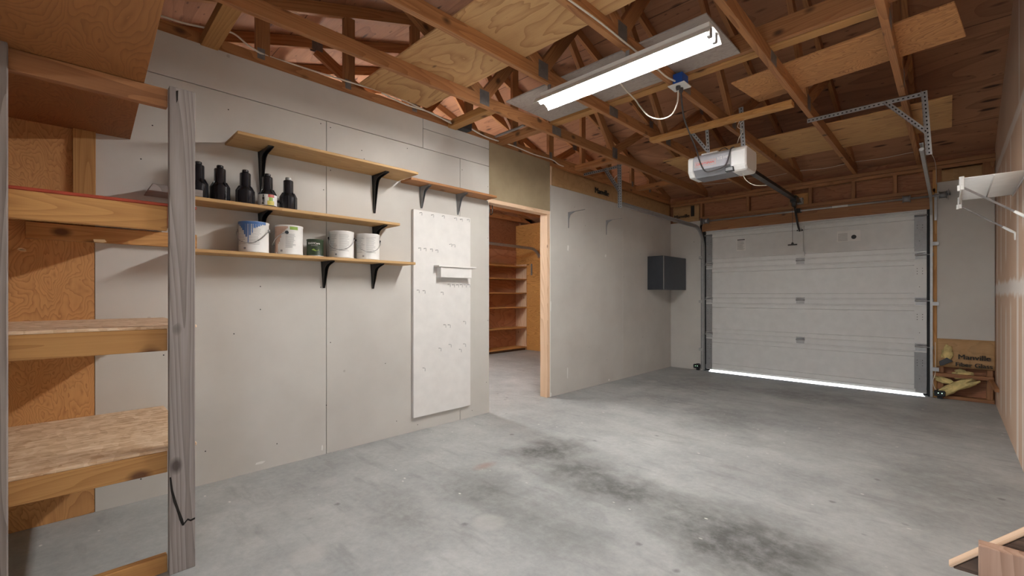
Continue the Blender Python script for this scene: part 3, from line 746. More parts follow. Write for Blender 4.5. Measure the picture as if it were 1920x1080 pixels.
# ------------------------------------------------------------------ dark metal box in the corner
MB = thing('metal_box', (-3.08, 6.45, 1.23), 'dark gunmetal wall box hung in the corner by the garage door', 'metal box')
board('body', 'gunmetal', XL+.001, -2.95, 6.09, 6.855, 1.228, 1.722, MB, .003)
board('door', 'gunmetal', -2.9495, -2.944, 6.095, 6.845, 1.233, 1.717, MB, .002)
G().box(-2.950, -2.9425, 6.088, 6.0935, 1.23, 1.72).build('edge_strip', 'galv', MB)
g = G()
for k in range(16): g.box(-2.944, -2.9415, 6.838, 6.845, 1.245+k*.03, 1.258+k*.03)
g.build('hinge', 'galv', MB)

# ------------------------------------------------------------------ kraft insulation strips
def batt(x0, x1, y0, y1, z0, z1, lab, bulge):
    t = thing('insulation_strip', ((x0+x1)/2, (y0+y1)/2, z0), lab, 'insulation', 'kraft insulation strips')
    axis = 1 if (y1-y0) > (x1-x0) else 0
    n, m = 40, 6; bm = bmesh.new(); vs = []
    rr = random.Random(int(abs(y0*100)+abs(x0*77)))
    ph = [rr.random()*6 for _ in range(4)]
    for i in range(n+1):
        row = []
        for j in range(m+1):
            u, w = i/n, j/m
            b = bulge*(math.sin(PI*w)**.5 if 0 < w < 1 else 0)*(math.sin(PI*u)**.3 if 0 < u < 1 else 0)*(.6+.25*math.sin(u*23+ph[0]+w*3)+.15*math.sin(u*57+ph[1]-w*5))
            z = z0+(z1-z0)*w
            row.append(bm.verts.new((x0+b, y0+(y1-y0)*u, z) if axis else (x0+(x1-x0)*u, y0-b, z)))
        vs.append(row)
    for i in range(n):
        for j in range(m):
            f = bm.faces.new([vs[i][j], vs[i+1][j], vs[i+1][j+1], vs[i][j+1]]); f.smooth = True
    g = G(); g.bm.free(); g.bm = bm; o = g.build('facing', 'kraft', t)
    sm = o.modifiers.new('thick', 'SOLIDIFY'); sm.thickness = .004
    return t
i1 = batt(XL-.006, XL-.006, 3.88, 6.855, 2.388, 2.60, 'kraft paper insulation strip along the top of the drywall beside the doorway', .012)
text_obj('lettering', 'Manville', 'ink', .098, (XL+.018, 4.86, 2.468), R_FACE_X, i1, bold=.002, extr=.003)
i2 = batt(-3.16, -2.745, YE+.004, YE+.004, 2.295, 2.548, 'kraft insulation square in the corner above the metal box', .008)
text_obj('lettering', 'Manville', 'ink', .075, (-3.01, YE-.018, 2.385), R_FACE_Y, i2, bold=.002, extr=.003)
g = G(); g.box(-2.865, -2.815, YE-.020, YE-.012, 2.37, 2.53); g.build('dark_mark', 'ink', i2)
i3 = batt(-.107, .333, YE-.004, YE-.004, .355, .664, 'torn kraft insulation flap below the narrow drywall panel', .018)
text_obj('lettering', 'Manville', 'ink', .075, (.178, YE-.036, .475), R_FACE_Y, i3, bold=.0015, extr=.003)
text_obj('lettering', 'Fiber Glass', 'ink', .062, (.175, YE-.030, .392), R_FACE_Y, i3, bold=.0015, extr=.003)
i4 = batt(-.07, .24, YE+.006, YE+.006, 2.404, 2.535, 'kraft insulation strip above the narrow drywall panel', .012)

def tuft(c, size, seed, lab, rot, mat='wool'):
    bm = bmesh.new(); bmesh.ops.create_icosphere(bm, subdivisions=4, radius=1)
    from mathutils import noise as N
    for v in bm.verts:
        n = N.noise(v.co*1.7+Vector((seed, 0, 0)))*.45+N.noise(v.co*5+Vector((0, seed, 0)))*.22+N.noise(v.co*12)*.08
        v.co *= 1+n
    E_ = Euler(rot).to_matrix()
    for v in bm.verts: v.co = E_ @ Vector((v.co.x*size[0], v.co.y*size[1], v.co.z*size[2]))
    for f in bm.faces: f.smooth = True
    me = bpy.data.meshes.new('wool_tuft'); bm.to_mesh(me); bm.free(); me.materials.append(M[mat])
    o = bpy.data.objects.new('wool_tuft', me); COL.objects.link(o); o.location = c
    return tag(o, lab, 'insulation', 'loose wool by the garage door')
tuft((.02, YE-.045, .135), (.20, .035, .045), 3, 'longest loose yellow wool scrap, slanting up from the floor', (0, -.55, 0))
tuft((-.045, YE-.02, .205), (.085, .022, .03), 5, 'yellow wool scrap under the kraft flap by the jamb stud', (0, .35, 0))
tuft((.105, YE+.03, .275), (.085, .03, .055), 9, 'greyish wool scrap poking up behind the cross block', (0, .15, 0))
tuft((-.025, YE-.02, .51), (.045, .018, .08), 12, 'yellow wool bulge torn out of the kraft flap', (0, .1, 0))
g = G(); g.prism([(-.092, YE-.05, .41), (-.03, YE-.05, .46), (.02, YE-.05, .425), (-.06, YE-.05, .37), (-.085, YE-.05, .365)], (0, .02, 0))
tag(g.build('tar_paper', 'darkplastic', bevel=.003), 'black scrap of tar paper hanging from the torn kraft flap', 'paper scrap')
tag(stick('wood_stick', 'header', (.30, 6.84, .245), (.318, 6.33, .225), .03, .038), 'short wood stick jutting out along the tan outer wall', 'stick')

# ------------------------------------------------------------------ garage door
DX0, DX1, DY = -2.642, -.192, 6.872
GD = thing('garage_door', ((DX0+DX1)/2, DY, .0), 'closed white sectional garage door with steel hinges', 'garage door')
Hs = .5237; Z0 = .029
for k in range(4):
    z0 = Z0+k*Hs; z1 = z0+Hs-.0001
    # profile (depth towards the room, height)
    p = [(.045, z0), (0., z0), (0, z0+.016), (-.010, z0+.018), (-.010, z0+.03), (0, z0+.034), (0, z0+.088), (.016, z0+.094), (.016, z1-.115), (0, z1-.109), (0, z1-.062), (-.010, z1-.058), (-.010, z1-.046), (0, z1-.042), (0, z1), (.045, z1)]
    g = G(); g.prism([(DX0, DY+d, z) for d, z in p], (DX1-DX0, 0, 0)); sec = g.build('section', 'doorwhite', GD)
    for (x0, x1) in ((DX0, DX0+.085), (DX1-.105, DX1)):
        g = G(); g.box(x0, x1, DY-.0075, DY-.001, z0+.045, z1-.05)
        g.mi = 1
        for (dx, dz) in [(.025, .12), (.07, .12), (.025, .15), (.07, .15), (.025, .18), (.07, .18), (.045, .33)]:
            g.lathe((x0+dx, DY-.0073, z1-dz-.03), [(.004, -.001), (.004, .0)], 8, 'y')
        g.build('end_stile', ['doorwhite' if k in (1, 2) and x0 > -1 else 'galv_dull', 'crack'], sec)
    if k < 3:
        for x in (DX0+.045, (DX0+DX1)/2, DX1-.05):
            g = G(); zc = z1
            g.box(x-.045, x+.045, DY-.010, DY-.004, zc-.045, zc-.012); g.box(x-.05, x+.05, DY-.010, DY-.004, zc+.012, zc+.042)
            g.tube([(x-.05, DY-.013, zc+.004), (x+.05, DY-.013, zc+.004)], .007, 8)
            for s in (-.033, .033):
                g.lathe((x+s, DY-.010, zc+.028), [(.006, -.005), (.006, 0)], 8, 'y'); g.lathe((x+s, DY-.010, zc-.03), [(.006, -.005), (.006, 0)], 8, 'y')
            g.box(x-.045, x+.045, DY-.016, DY-.004, zc-.012, zc-.007)
            g.build('hinge', 'galv', GD)
            if x != (DX0+DX1)/2:
                s = -1 if x < -1.4 else 1
                g = G(); g.tube([(x, DY-.02, zc+.004), (x+s*.095, DY-.02, zc+.004)], .005, 8); g.tube([(x+s*.085, DY-.02, zc+.004), (x+s*.105, DY-.02, zc+.004)], .021, 16)
                g.build('roller', 'galv', GD)
ztop = Z0+4*Hs
g = G(); g.box(DX0, DX1, DY-.012, DY-.001, ztop-.022, ztop-.004); g.box(DX0, DX1, DY-.032, DY-.0005, ztop-.024, ztop-.021); g.box(DX0, DX1, DY-.032, DY-.0005, ztop-.047, ztop-.044); g.build('top_strut', 'doorwhite', GD)
for x in (DX0+.04, DX1-.05):
    g = G(); g.box(x-.04, x+.04, DY-.012, DY-.004, ztop-.17, ztop-.085); g.box(x-.05, x+.05, DY-.04, DY-.004, ztop-.082, ztop-.076); g.tube([(x-.05, DY-.04, ztop-.075), (x+.06, DY-.04, ztop-.075)], .007, 8)
    g.build('top_bracket', 'galv_dull', GD)
    g = G(); g.box(x-.045, x+.045, DY-.014, DY-.004, .04, .10); g.build('bottom_bracket', 'galv_dull', GD)
xc = (DX0+DX1)/2
zt3 = Z0+3*Hs
g = G(); g.box(xc-.030, xc+.035, DY-.022, DY-.001, zt3+.09, zt3+.43); g.box(xc-.05, xc+.05, DY-.02, DY-.001, zt3+.06, zt3+.12); g.box(xc-.045, xc+.045, DY-.026, DY-.001, zt3+.40, zt3+.46)
g.box(xc-.012, xc-.006, DY-.07, DY-.02, zt3+.385, zt3+.43); g.box(xc+.016, xc+.022, DY-.07, DY-.02, zt3+.385, zt3+.43)
g.build('centre_stile', 'doorwhite', GD)
def sticker(x, z, w, h, hdr, sd):
    g = G(); y = DY+.016-.0012; g.box(x-w/2, x+w/2, y, y+.001, z-h/2, z+h/2); st = g.build('sticker', 'label', GD)
    g = G(); rr = random.Random(sd)
    if hdr: g.box(x-w/2+.012, x+w/2-.012, y-.0006, y, z+h/2-.022, z+h/2-.008)
    else: g.lathe((x+w*.22, y, z-h*.12), [(.026, -.0008), (.026, 0)], 20, 'y')
    n = int(h/.011)
    g.mi = 1
    for k in range(n-3):
        zz = z+h/2-.034-k*.011; g.box(x-w/2+.01, x-w/2+.01+(w-.02)*(.45 if not hdr else (.7+.3*rr.random())), y-.0005, y, zz-.002, zz+.002)
    g.build('sticker_print', ['darkprint', 'print'], st)
sticker(-2.155, zt3+.275, .125, .175, True, 3); sticker(-.905, zt3+.285, .235, .135, False, 4)
g = G(); g.box(DX0, DX1, DY+.008, DY+.036, Z0-.004, Z0+.004); g.build('bottom_seal', 'rubber', GD)

# tracks
def channel(g, pts, w=.05, d=.022, side=Vector((1, 0, 0))):
    """C-shaped rail swept along pts; side = open direction"""
    pts = [Vector(p) for p in pts]; rings = []
    sec = [(-w/2, d), (-w/2, 0), (w/2, 0), (w/2, d), (w/2-.003, d), (w/2-.003, .003), (-w/2+.003, .003), (-w/2+.003, d)]
    for i, p in enumerate(pts):
        t = (pts[min(i+1, len(pts)-1)]-pts[max(i-1, 0)]).normalized(); nrm = side.cross(t).normalized()
        rings.append([g.bm.verts.new(p+nrm*a+side*b) for a, b in sec])
    for a, b in zip(rings, rings[1:]):
        for k in range(8): g._f([a[k], a[(k+1) % 8], b[(k+1) % 8], b[k]])
    g._f(rings[0][::-1]); g._f(rings[-1]); return g
def track(x, side, yend, lab, zh=2.235):
    t = thing('door_track', (x, 6.8, 0), lab, 'door track', 'garage door tracks')
    yv = DY-.03; r = .33
    pts = [(x, yv, .01), (x, yv, zh-r)]
    for k in range(1, 13):
        a = PI/2*k/12; pts.append((x, yv-r+r*math.cos(a), zh-r+r*math.sin(a)))
    pts.append((x, yend, zh+.02))
    channel(G(), pts, side=Vector((side, 0, 0))).build('rail', 'galv', t)
    s = -side
    g = G(); g.box(min(x, x+s*.03), max(x, x+s*.03), yv+.02, YE+.0, .02, 2.02); g.box(x-.035, x-.0, YE-.006, YE-.001, .02, 2.02) if side > 0 else None
    g.build('wall_angle', 'galv_dull', t)
    for z in (.32, 1.05, 1.72):
        g = G(); g.box(min(x, x+s*.05), max(x, x+s*.05), yv-.03, YE-.002, z-.02, z+.02); g.build('jamb_bracket', 'galv', t)
    return t
def perf(g, p, q, w, n1, n2, holes=True):
    """perforated angle iron from p to q with two flanges along n1 and n2"""
    p, q = Vector(p), Vector(q); n1, n2 = Vector(n1), Vector(n2); th = .0025
    for a, b in ((n1, n2), (n2, n1)):
        g.mi = 0; g.prism([p, p+a*w, p+a*w+b*th, p+b*th], q-p)
        if holes:
            L = (q-p).length; d = (q-p)/L; k = int(L/.028); g.mi = 1
            for i in range(k):
                c = p+d*(L*(i+.5)/k)+a*w*.55
                for off in (-.0006, th+.0001):
                    o_ = c+b*off
                    g.prism([o_-d*.006-a*.004, o_+d*.006-a*.004, o_+d*.006+a*.004, o_-d*.006+a*.004], b*.0006)
    g.mi = 0; return g
TL = track(-2.683, 1, 4.50, 'garage door track along the grey drywall wall', 2.165)
TR = track(-.142, -1, 4.42, 'garage door track beside the tan outer wall', 2.215)
g = perf(G(), (-.865, 4.43, 2.637), (-.125, 4.43, 2.637), .034, (0, 0, -1), (0, 1, 0)); g.build('hanger_bar', ['galv', 'crack'], TR)
g = perf(G(), (-.155, 4.425, 2.637), (-.128, 4.425, 2.165), .034, (1, 0, 0), (0, -1, 0)); g.build('hanger_strap', ['galv', 'crack'], TR)
g = perf(G(), (-.37, 4.42, 2.615), (-.135, 4.42, 2.32), .03, (.78, 0, .62), (0, -1, 0)); g.build('hanger_strap', ['galv', 'crack'], TR)
g = G(); g.lathe((-.150, 4.40, 2.205), [(.012, -.015), (.016, -.008), (.016, 0)], 12, 'y'); g.build('bolt', 'galv', TR)
g = perf(G(), (-3.19, 4.47, 2.637), (-2.67, 4.47, 2.637), .034, (0, 0, -1), (0, 1, 0)); g.build('hanger_bar', ['galv_dull', 'crack'], TL)
g = perf(G(), (-2.70, 4.465, 2.637), (-2.715, 4.505, 2.15), .034, (1, 0, 0), (0, -1, 0)); g.build('hanger_strap', ['galv_dull', 'crack'], TL)
g = perf(G(), (-2.89, 4.46, 2.62), (-2.70, 4.48, 2.32), .034, (.8, 0, .6), (0, -1, 0)); g.build('hanger_strap', ['galv_dull', 'crack'], TL)
cable('coiled_wire', 'cable', [(-2.74+.045*math.cos(a), 4.50, 2.47+.06*math.sin(a)) for a in [k*.5 for k in range(14)]], .003, TL)
tag(G().box(-.13, -.108, YE-.03, YE-.006, 1.98, 2.28).build('steel_flag', 'galv'), 'bright steel angle plate on the jamb beside the narrow drywall panel', 'steel plate')

# spring tube above the door
ST = thing('spring_tube', (-1.4, YE-.06, 2.255), 'thin steel spring tube running across the header above the door', 'spring tube')
G().tube([(-2.64, YE-.055, 2.262), (-.16, YE-.055, 2.25)], .012, 12).build('tube', 'galv', ST)
for x, z in ((-2.62, 2.262), (-.36, 2.25), (-.06, 2.25)):
    g = G(); g.tube([(x-.03, YE-.055, z), (x+.03, YE-.055, z)], .034, 20); g.tube([(x-.034, YE-.055, z), (x-.028, YE-.055, z)], .042, 20); g.tube([(x+.028, YE-.055, z), (x+.034, YE-.055, z)], .042, 20); g.build('cable_drum', 'galv_dull', ST)
g = G(); g.box(-2.69, -2.685, YE-.1, YE, 2.21, 2.31); g.box(-.02, -.015, YE-.1, YE, 2.2, 2.3); g.tube([(-.16, YE-.055, 2.25), (-.0, YE-.055, 2.25)], .012, 12); g.tube([(-2.69, YE-.055, 2.262), (-2.6, YE-.055, 2.262)], .012, 12); g.build('end_plate', 'galv_dull', ST)
g = G(); g.tube([(-1.06, YE-.055, 2.2545), (-.90, YE-.055, 2.2535)], .0135, 12); g.build('paper_wrap', 'label', ST)
g = G(); g.box(-1.455, -1.40, YE-.075, YE+.0, 2.235, 2.285); g.build('centre_bearing', 'blackmetal', ST)

# safety sensors
for (x, y, lab) in ((-2.755, 6.80, 'black safety sensor at the track foot by the grey drywall'), (-.085, 6.79, 'black safety sensor with green light by the torn insulation')):
    t = thing('safety_sensor', (x, y, .0), lab, 'sensor', 'garage door safety sensors')
    board('housing', 'blackplastic', x-.045, x+.045, y-.03, y+.03, .035, .095, t, .006)
    g = G(); g.box(x-.02, x+.02, y+.02, YE-.0, .0, .10); g.build('mount', 'blackmetal', t)
    g = G(); g.lathe((x-.012, y-.030, .070), [(.004, -.002), (.004, 0)], 10, 'y'); g.lathe((x+.018, y-.030, .070), [(.004, -.002), (.004, 0)], 10, 'y'); g.build('indicator_light', 'led', t)

# ------------------------------------------------------------------ garage door opener
OP = thing('door_opener', (-1.42, 4.15, 2.2), 'grey and white chain-rail garage door opener hanging from the two-by-four', 'door opener')
ox0, ox1, oy0, oy1, oz0, oz1 = -1.715, -1.215, 4.02, 4.30, 2.212, 2.405
def opener_seg(x0, x1, grow=0., cut=.055):
    g = G()
    pr = [(oy0-grow, oz0+cut), (oy0+cut*.9, oz0-grow), (oy1-.04, oz0-grow), (oy1, oz0+.04), (oy1, oz1-.02), (oy1-.02, oz1+grow), (oy0+.02, oz1+grow), (oy0-grow, oz1-.02)]
    g.prism([(x0, y, z) for y, z in pr], (x1-x0, 0, 0)); return g
opener_seg(ox0+.055, ox1-.13).build('housing', 'openergrey', OP, .004)
opener_seg(ox0+.056, ox1-.131, .0015).bm.free()
g = G(); g.prism([(ox0+.058, oy0+.055, oz0-.003), (ox1-.133, oy0+.055, oz0-.003), (ox1-.133, oy1-.05, oz0-.003), (ox0+.058, oy1-.05, oz0-.003)], (0, 0, .004)); g.build('bottom_plate', 'openerdark', OP)
g = G(); g.prism([(ox0+.058, oy0-.003, oz0+.056), (ox1-.133, oy0-.003, oz0+.056), (ox1-.133, oy0+.049, oz0-.002), (ox0+.058, oy0+.049, oz0-.002)], (0, .003, .003)); g.build('lower_band', 'openerdark', OP)
opener_seg(ox0, ox0+.054, -.006, .05).build('lens', 'whiteplastic', OP, .008)
opener_seg(ox1-.129, ox1, .006, .03).build('lens', 'whiteplastic', OP, .012)
g = G(); g.box(-1.385, -1.315, oy0-.012, oy0+.03, oz0-.004, oz0+.035); g.build('control_pod', 'blackplastic', OP, .006)
g = G(); g.box(-1.60, -1.46, oy0+.03, oy0+.08, oz1, oz1+.014); g.build('top_sticker', 'whiteplastic', OP)
text_obj('lettering', 'CRAFTSMAN', 'orangeprint', .027, (-1.555, oy0-.0012, oz0+.108), R_FACE_Y, OP, bold=.0006)
g = G(); a, b, c_, d = -1.645, -1.465, oz0+.086, oz0+.130; y = oy0-.0012
for q in ((a, b, c_, c_+.003), (a, b, d-.003, d), (a, a+.003, c_, d), (b-.003, b, c_, d)): g.box(q[0], q[1], y, y+.001, q[2], q[3])
g.build('logo_outline', 'peach', OP)
text_obj('lettering', '1/2 HP', 'whiteplastic', .034, (-1.405, oy0-.0012, oz0+.127), R_FACE_Y, OP, bold=.001)
for (p, q) in (((-1.268, 3.992, 2.72), (-1.268, 4.05, 2.405)), ((-1.548, 3.992, 2.655), (-1.556, 4.06, 2.405)), ((-1.70, 3.995, 2.64), (-1.56, 4.05, 2.43))):
    d = (Vector(q)-Vector(p)).normalized(); sd = d.cross(Vector((0, 1, 0))).normalized()
    perf(G(), p, q, .036 if p[0] > -1.3 else .028, sd, Vector((0, 1, 0))).build('hanger_strap', ['galv_dull', 'crack'], OP)
g = G(); g.beam((-1.41, 4.28, 2.389), (-1.41, YE-.05, 2.380), .030, .038); g.beam((-1.41, 4.28, 2.364), (-1.41, YE-.05, 2.357), .058, .008); g.build('rail', 'blackmetal', OP)
g = G(); g.box(-1.445, -1.375, YE-.09, YE-.013, 2.345, 2.42); g.tube([(-1.45, YE-.05, 2.36), (-1.37, YE-.05, 2.36)], .012, 10); g.build('header_bracket', 'galv', OP)
g = G(); g.box(-1.445, -1.375, 6.46, 6.60, 2.325, 2.40); g.box(-1.43, -1.39, 6.49, 6.56, 2.27, 2.33); g.build('trolley', 'blackmetal', OP)
g = G()
arm = smooth_path([(-1.41, 6.53, 2.29), (-1.41, 6.60, 2.18), (-1.41, 6.70, 2.06), (-1.41, 6.795, 1.99)])
for p, q in zip(arm, arm[1:]): g.beam(p, q+(q-p)*.2, .006, .032, (1, 0, 0)) if 0 else g.tube([p, q], .012, 8)
g.tube([(-1.445, 6.81, 2.0), (-1.375, 6.81, 2.0)], .008, 8); g.build('door_arm', 'blackmetal', OP)
cable('release_cord', 'cordgrey', [(-1.425, 6.50, 2.28), (-1.425, 6.495, 2.05), (-1.425, 6.495, 1.80)], .0025, OP)
g = G(); g.tube([(-1.475, 6.495, 1.785), (-1.375, 6.495, 1.785)], .008, 10); g.lathe((-1.425, 6.495, 1.79), [(.018, 0), (.008, .025)], 12); g.build('release_handle', 'darkplastic', OP)
cable('bell_wire', 'cable', [(-1.29, 4.16, 2.21), (-1.27, 4.19, 2.15), (-1.21, 4.22, 2.10), (-1.14, 4.30, 2.10)], .003, OP)
cable('bell_wire', 'cable', [(-1.255, 3.975, 2.60), (-1.275, 3.99, 2.56), (-1.235, 3.985, 2.52), (-1.262, 3.99, 2.47), (-1.285, 4.01, 2.43)], .0022, OP)
cable('bell_wire', 'cable', [(-1.36, 3.975, 2.655), (-1.29, 3.97, 2.60), (-1.25, 3.975, 2.62), (-1.21, 3.97, 2.60), (-1.19, 3.985, 2.63), (-1.255, 3.985, 2.58)], .0022, OP)
cable('antenna_loop', 'blackplastic', [(-1.45, 4.06, 2.405), (-1.435, 4.06, 2.425), (-1.40, 4.06, 2.43), (-1.375, 4.06, 2.41)], .003, OP)

# ------------------------------------------------------------------ fluorescent fixtures
def fixture(x0, x1, yc, z, lab, tube, hang=PL, bare=False):
    t = thing('fluorescent_fixture', ((x0+x1)/2, yc, z), lab, 'light fixture', 'fluorescent shop lights')
    g = G(); hw = .085; th = .0015
    pr = [(-hw, 0), (-.05, .044), (.05, .044), (hw, 0), (hw+.002, .001), (.051, .046), (-.051, .046), (-hw-.002, .001)]
    g.prism([(x0, yc+a, z+b) for a, b in pr], (x1-x0, 0, 0))
    if bare: g.bm.free()
    else: g.build('reflector', 'white', t)
    board('ballast_housing', 'white', x0+.02, x1-.02, yc-.03, yc+.03, z+.047, z+.085, t)
    for s in (-1, 1):
        G().tube([(x0+.03, yc+s*.036, z+.016), (x1-.03, yc+s*.036, z+.016)], .0165, 16).build('tube', tube, t)
        for x in (x0+.018, x1-.018):
            g = G(); g.box(x-.012, x+.012, yc+s*.036-.015, yc+s*.036+.015, z+(.022 if x < (x0+x1)/2 else -.008), z+.044); g.build('lamp_holder', 'galv_dull', t, .004)
    for x in (x0+.08, x1-.52):
        G().box(x-.012, x+.012, yc-.003, yc+.003, z+.06, hang).build('hanger', 'galv_dull', t)
    return t
fixture(-2.108, -.885, 2.425, 2.505, 'bright double-tube fluorescent shop light under the trusses', 'tube')
fixture(-5.6, -4.4, 3.12, 2.40, 'bare fluorescent strip light of the second bay behind the dividing wall', 'tube2', bare=True)
fixture(-1.7, -.5, .42, 2.36, 'added bare fill strip light, unseen, over the rear of the garage', 'tube_fill', bare=True)  # unseen strip light, added to lift the dim roof boards
fill = bpy.data.lights.new('rear_fill', 'AREA'); fill.shape = 'RECTANGLE'; fill.size = .86; fill.size_y = 1.9; fill.energy = 11.; fill.color = (.93, .96, 1)  # added fill light at the invented rear opening, tinted like daylight
do = bpy.data.objects.new('rear_fill', fill); COL.objects.link(do); do.location = (-.5, YB-.06, 1.02); do.rotation_euler = (math.radians(100), 0, 0)

# outlet box and cords
OB = thing('outlet_box', (-1.36, 3.07, 2.62), 'blue outlet box with a white cover plate under the truss', 'outlet box')
board('box', 'blue', -1.395, -1.325, 3.02, 3.12, 2.625, 2.70, OB, .003)
board('cover_plate', 'whiteplastic', -1.425, -1.305, 3.005, 3.125, 2.617, 2.624, OB, .002)
for y in (3.045, 3.09): G().lathe((-1.365, y, 2.60), [(.012, -.012), (.016, 0), (.016, .017)], 12).build('plug', 'cordgrey', OB)
tag(cable('power_cord', 'cable', [(-1.55, 2.50, 2.585), (-1.60, 2.70, 2.575), (-1.655, 2.97, 2.585), (-1.635, 3.0, 2.54), (-1.57, 3.02, 2.455), (-1.48, 3.03, 2.415), (-1.41, 3.04, 2.43), (-1.372, 3.045, 2.50), (-1.366, 3.046, 2.592)], .005), 'white cord looping from the fluorescent fixture to the outlet box', 'cord')
tag(cable('power_cord', 'cordgrey', [(-1.365, 3.09, 2.592), (-1.372, 3.12, 2.52), (-1.43, 3.30, 2.47), (-1.50, 3.60, 2.42), (-1.56, 3.85, 2.39), (-1.60, 3.995, 2.36), (-1.575, 4.003, 2.285), (-1.54, 4.003, 2.24), (-1.47, 4.003, 2.238), (-1.39, 4.003, 2.255), (-1.36, 4.003, 2.30), (-1.335, 4.003, 2.39), (-1.325, 4.05, 2.418)], .006), 'dark power cord drooping from the outlet box across the opener', 'cord')
tag(cable('house_cable', 'cable', [(-1.388, 1.5, 2.65), (-1.386, 1.81, 2.652), (-1.386, 2.08, 2.660), (-1.386, 2.36, 2.656), (-1.386, 2.45, 2.655), (-1.386, 2.75, 2.648), (-1.384, 2.90, 2.64), (-1.375, 3.015, 2.645)], .006), 'white house cable stapled along the truss to the outlet box', 'cable', 'white house cables')
tag(cable('house_cable', 'cable', [(-3.165, .20, 2.70), (-3.17, .38, 2.72), (-3.15, .48, 2.715), (-3.1, .62, 2.715), (-3.16, .70, 2.765), (-3.18, .76, 2.77), (-3.19, .85, 2.73), (-3.22, 1.0, 2.73), (-3.19, 1.5, 2.735), (-3.17, 1.82, 2.74), (-3.17, 2.12, 2.715), (-3.165, 2.35, 2.69), (-3.17, 2.52, 2.70)], .006), 'white house cable sagging along the gable frame into the dark wall box', 'cable', 'white house cables')
tag(cable('house_cable', 'cable', [(-3.17, 1.75, 2.73), (-3.16, 1.95, 2.70), (-3.16, 2.2, 2.705), (-3.155, 2.42, 2.672), (-3.17, 2.54, 2.69)], .006), 'second white house cable lying below the first by the wall box', 'cable', 'white house cables')
tag(cable('house_cable', 'cable', [(-3.17, 2.62, 2.70), (-3.17, 2.85, 2.665), (-3.185, 3.25, 2.675), (-3.185, 3.55, 2.66), (-3.185, 3.85, 2.668), (-3.185, 3.98, 2.64), (-3.18, 4.06, 2.635)], .006), 'white house cable above the tan header board of the doorway', 'cable', 'white house cables')
WB = tag(board('junction_box', 'darkplastic', -3.205, -3.13, 2.53, 2.64, 2.655, 2.735, None, .004), 'dark junction box on top of the drywall next to the doorway', 'junction box')
tag(cable('bell_wire', 'cable', [(-2.66, 6.68, 2.80), (-2.3, 6.7, 2.765), (-2.0, 6.7, 2.775), (-1.75, 6.7, 2.745), (-1.41, 6.72, 2.76), (-1.1, 6.7, 2.735), (-.84, 6.72, 2.755), (-.55, 6.7, 2.74), (-.26, 6.72, 2.755), (-.17, 6.78, 2.74), (-.13, 6.82, 2.66), (-.115, 6.83, 2.55), (-.113, 6.845, 2.38)], .0025), 'thin bell wire looping along the eave above the garage door', 'wire')
tag(cable('bell_wire', 'cable', [(-.60, 3.165, 2.87), (-.50, 3.11, 2.865), (-.35, 3.11, 2.868), (-.2, 3.11, 2.862), (-.8, 3.11, 2.862)][1:4] + [], .0025), 'thin pale wire lying along the brown board on edge', 'wire')
tag(cable('bell_wire', 'cable', [(-.122, 6.85, .62), (-.120, 6.85, .45), (-.122, 6.83, .28), (-.14, 6.82, .18), (-.12, 6.81, .10), (-.09, 6.80, .085)], .003), 'thin pale wire running down the jamb to the safety sensor', 'wire')

# ------------------------------------------------------------------ wire shelf on the outer wall
WS = thing('wire_shelf', (.2, 4.45, 1.88), 'white ventilated wire shelf with grey braces on the tan outer wall', 'wire shelf')
g = G(); y = 4.0; n = 0
while y <= 4.905:
    g.tube([(.05, y, 1.882), (.333, y, 1.882)], .0031, 6); g.tube([(.05, y, 1.882), (.05, y, 1.845)], .0028, 6); y += .019
g.build('deck_wires', 'whiteplastic', WS)
for (x, z) in ((.05, 1.882), (.05, 1.844), (.19, 1.876), (.325, 1.876)): G().tube([(x, 3.985, z), (x, 4.92, z)], .0042, 8).build('rail_wire', 'whiteplastic', WS)
for y in (4.0, 4.84):
    g = G(); g.box(.038, .062, y-.006, y+.006, 1.81, 1.895); g.box(.030, .045, y-.008, y+.008, 1.805, 1.84); g.build('end_clip', 'whiteplastic', WS, .003)
    d = Vector((.27, 0, -.225)); p = Vector((.055, y, 1.825)); g = G(); g.beam(p, p+d*.82, .007, .011); g.build('brace', 'plate', WS)
    g = G(); g.tube([p+d*.80, p+d*.95, p+d*1.03, p+d*1.03+Vector((0, 0, -.05))], [.008, .009, .008, .006], 8); g.build('wall_clip', 'whiteplastic', WS)

# ------------------------------------------------------------------ scrap wood in the near corner
SB = thing('scrap_stand', (.19, 1.52, 0), 'low stand of scrap wood, dark tilted plank nailed behind a pale upright board', 'scrap wood')
board('upright_board', 'scrapwood', .047, .332, 1.50, 1.538, 0, .558, SB)
G().prism([(.004, 1.541, .468), (.333, 1.541, .468), (.333, 1.541, .806), (.330, 1.541, .807)], (0, .03, 0)).build('tilted_plank', 'darkwood', SB, .002)
stick('edge_strip', 'palewood', (-.002, 1.556, .470), (.326, 1.556, .811), .032, .007, SB)  # pale wood paints in the lamplit upper edge of the plank

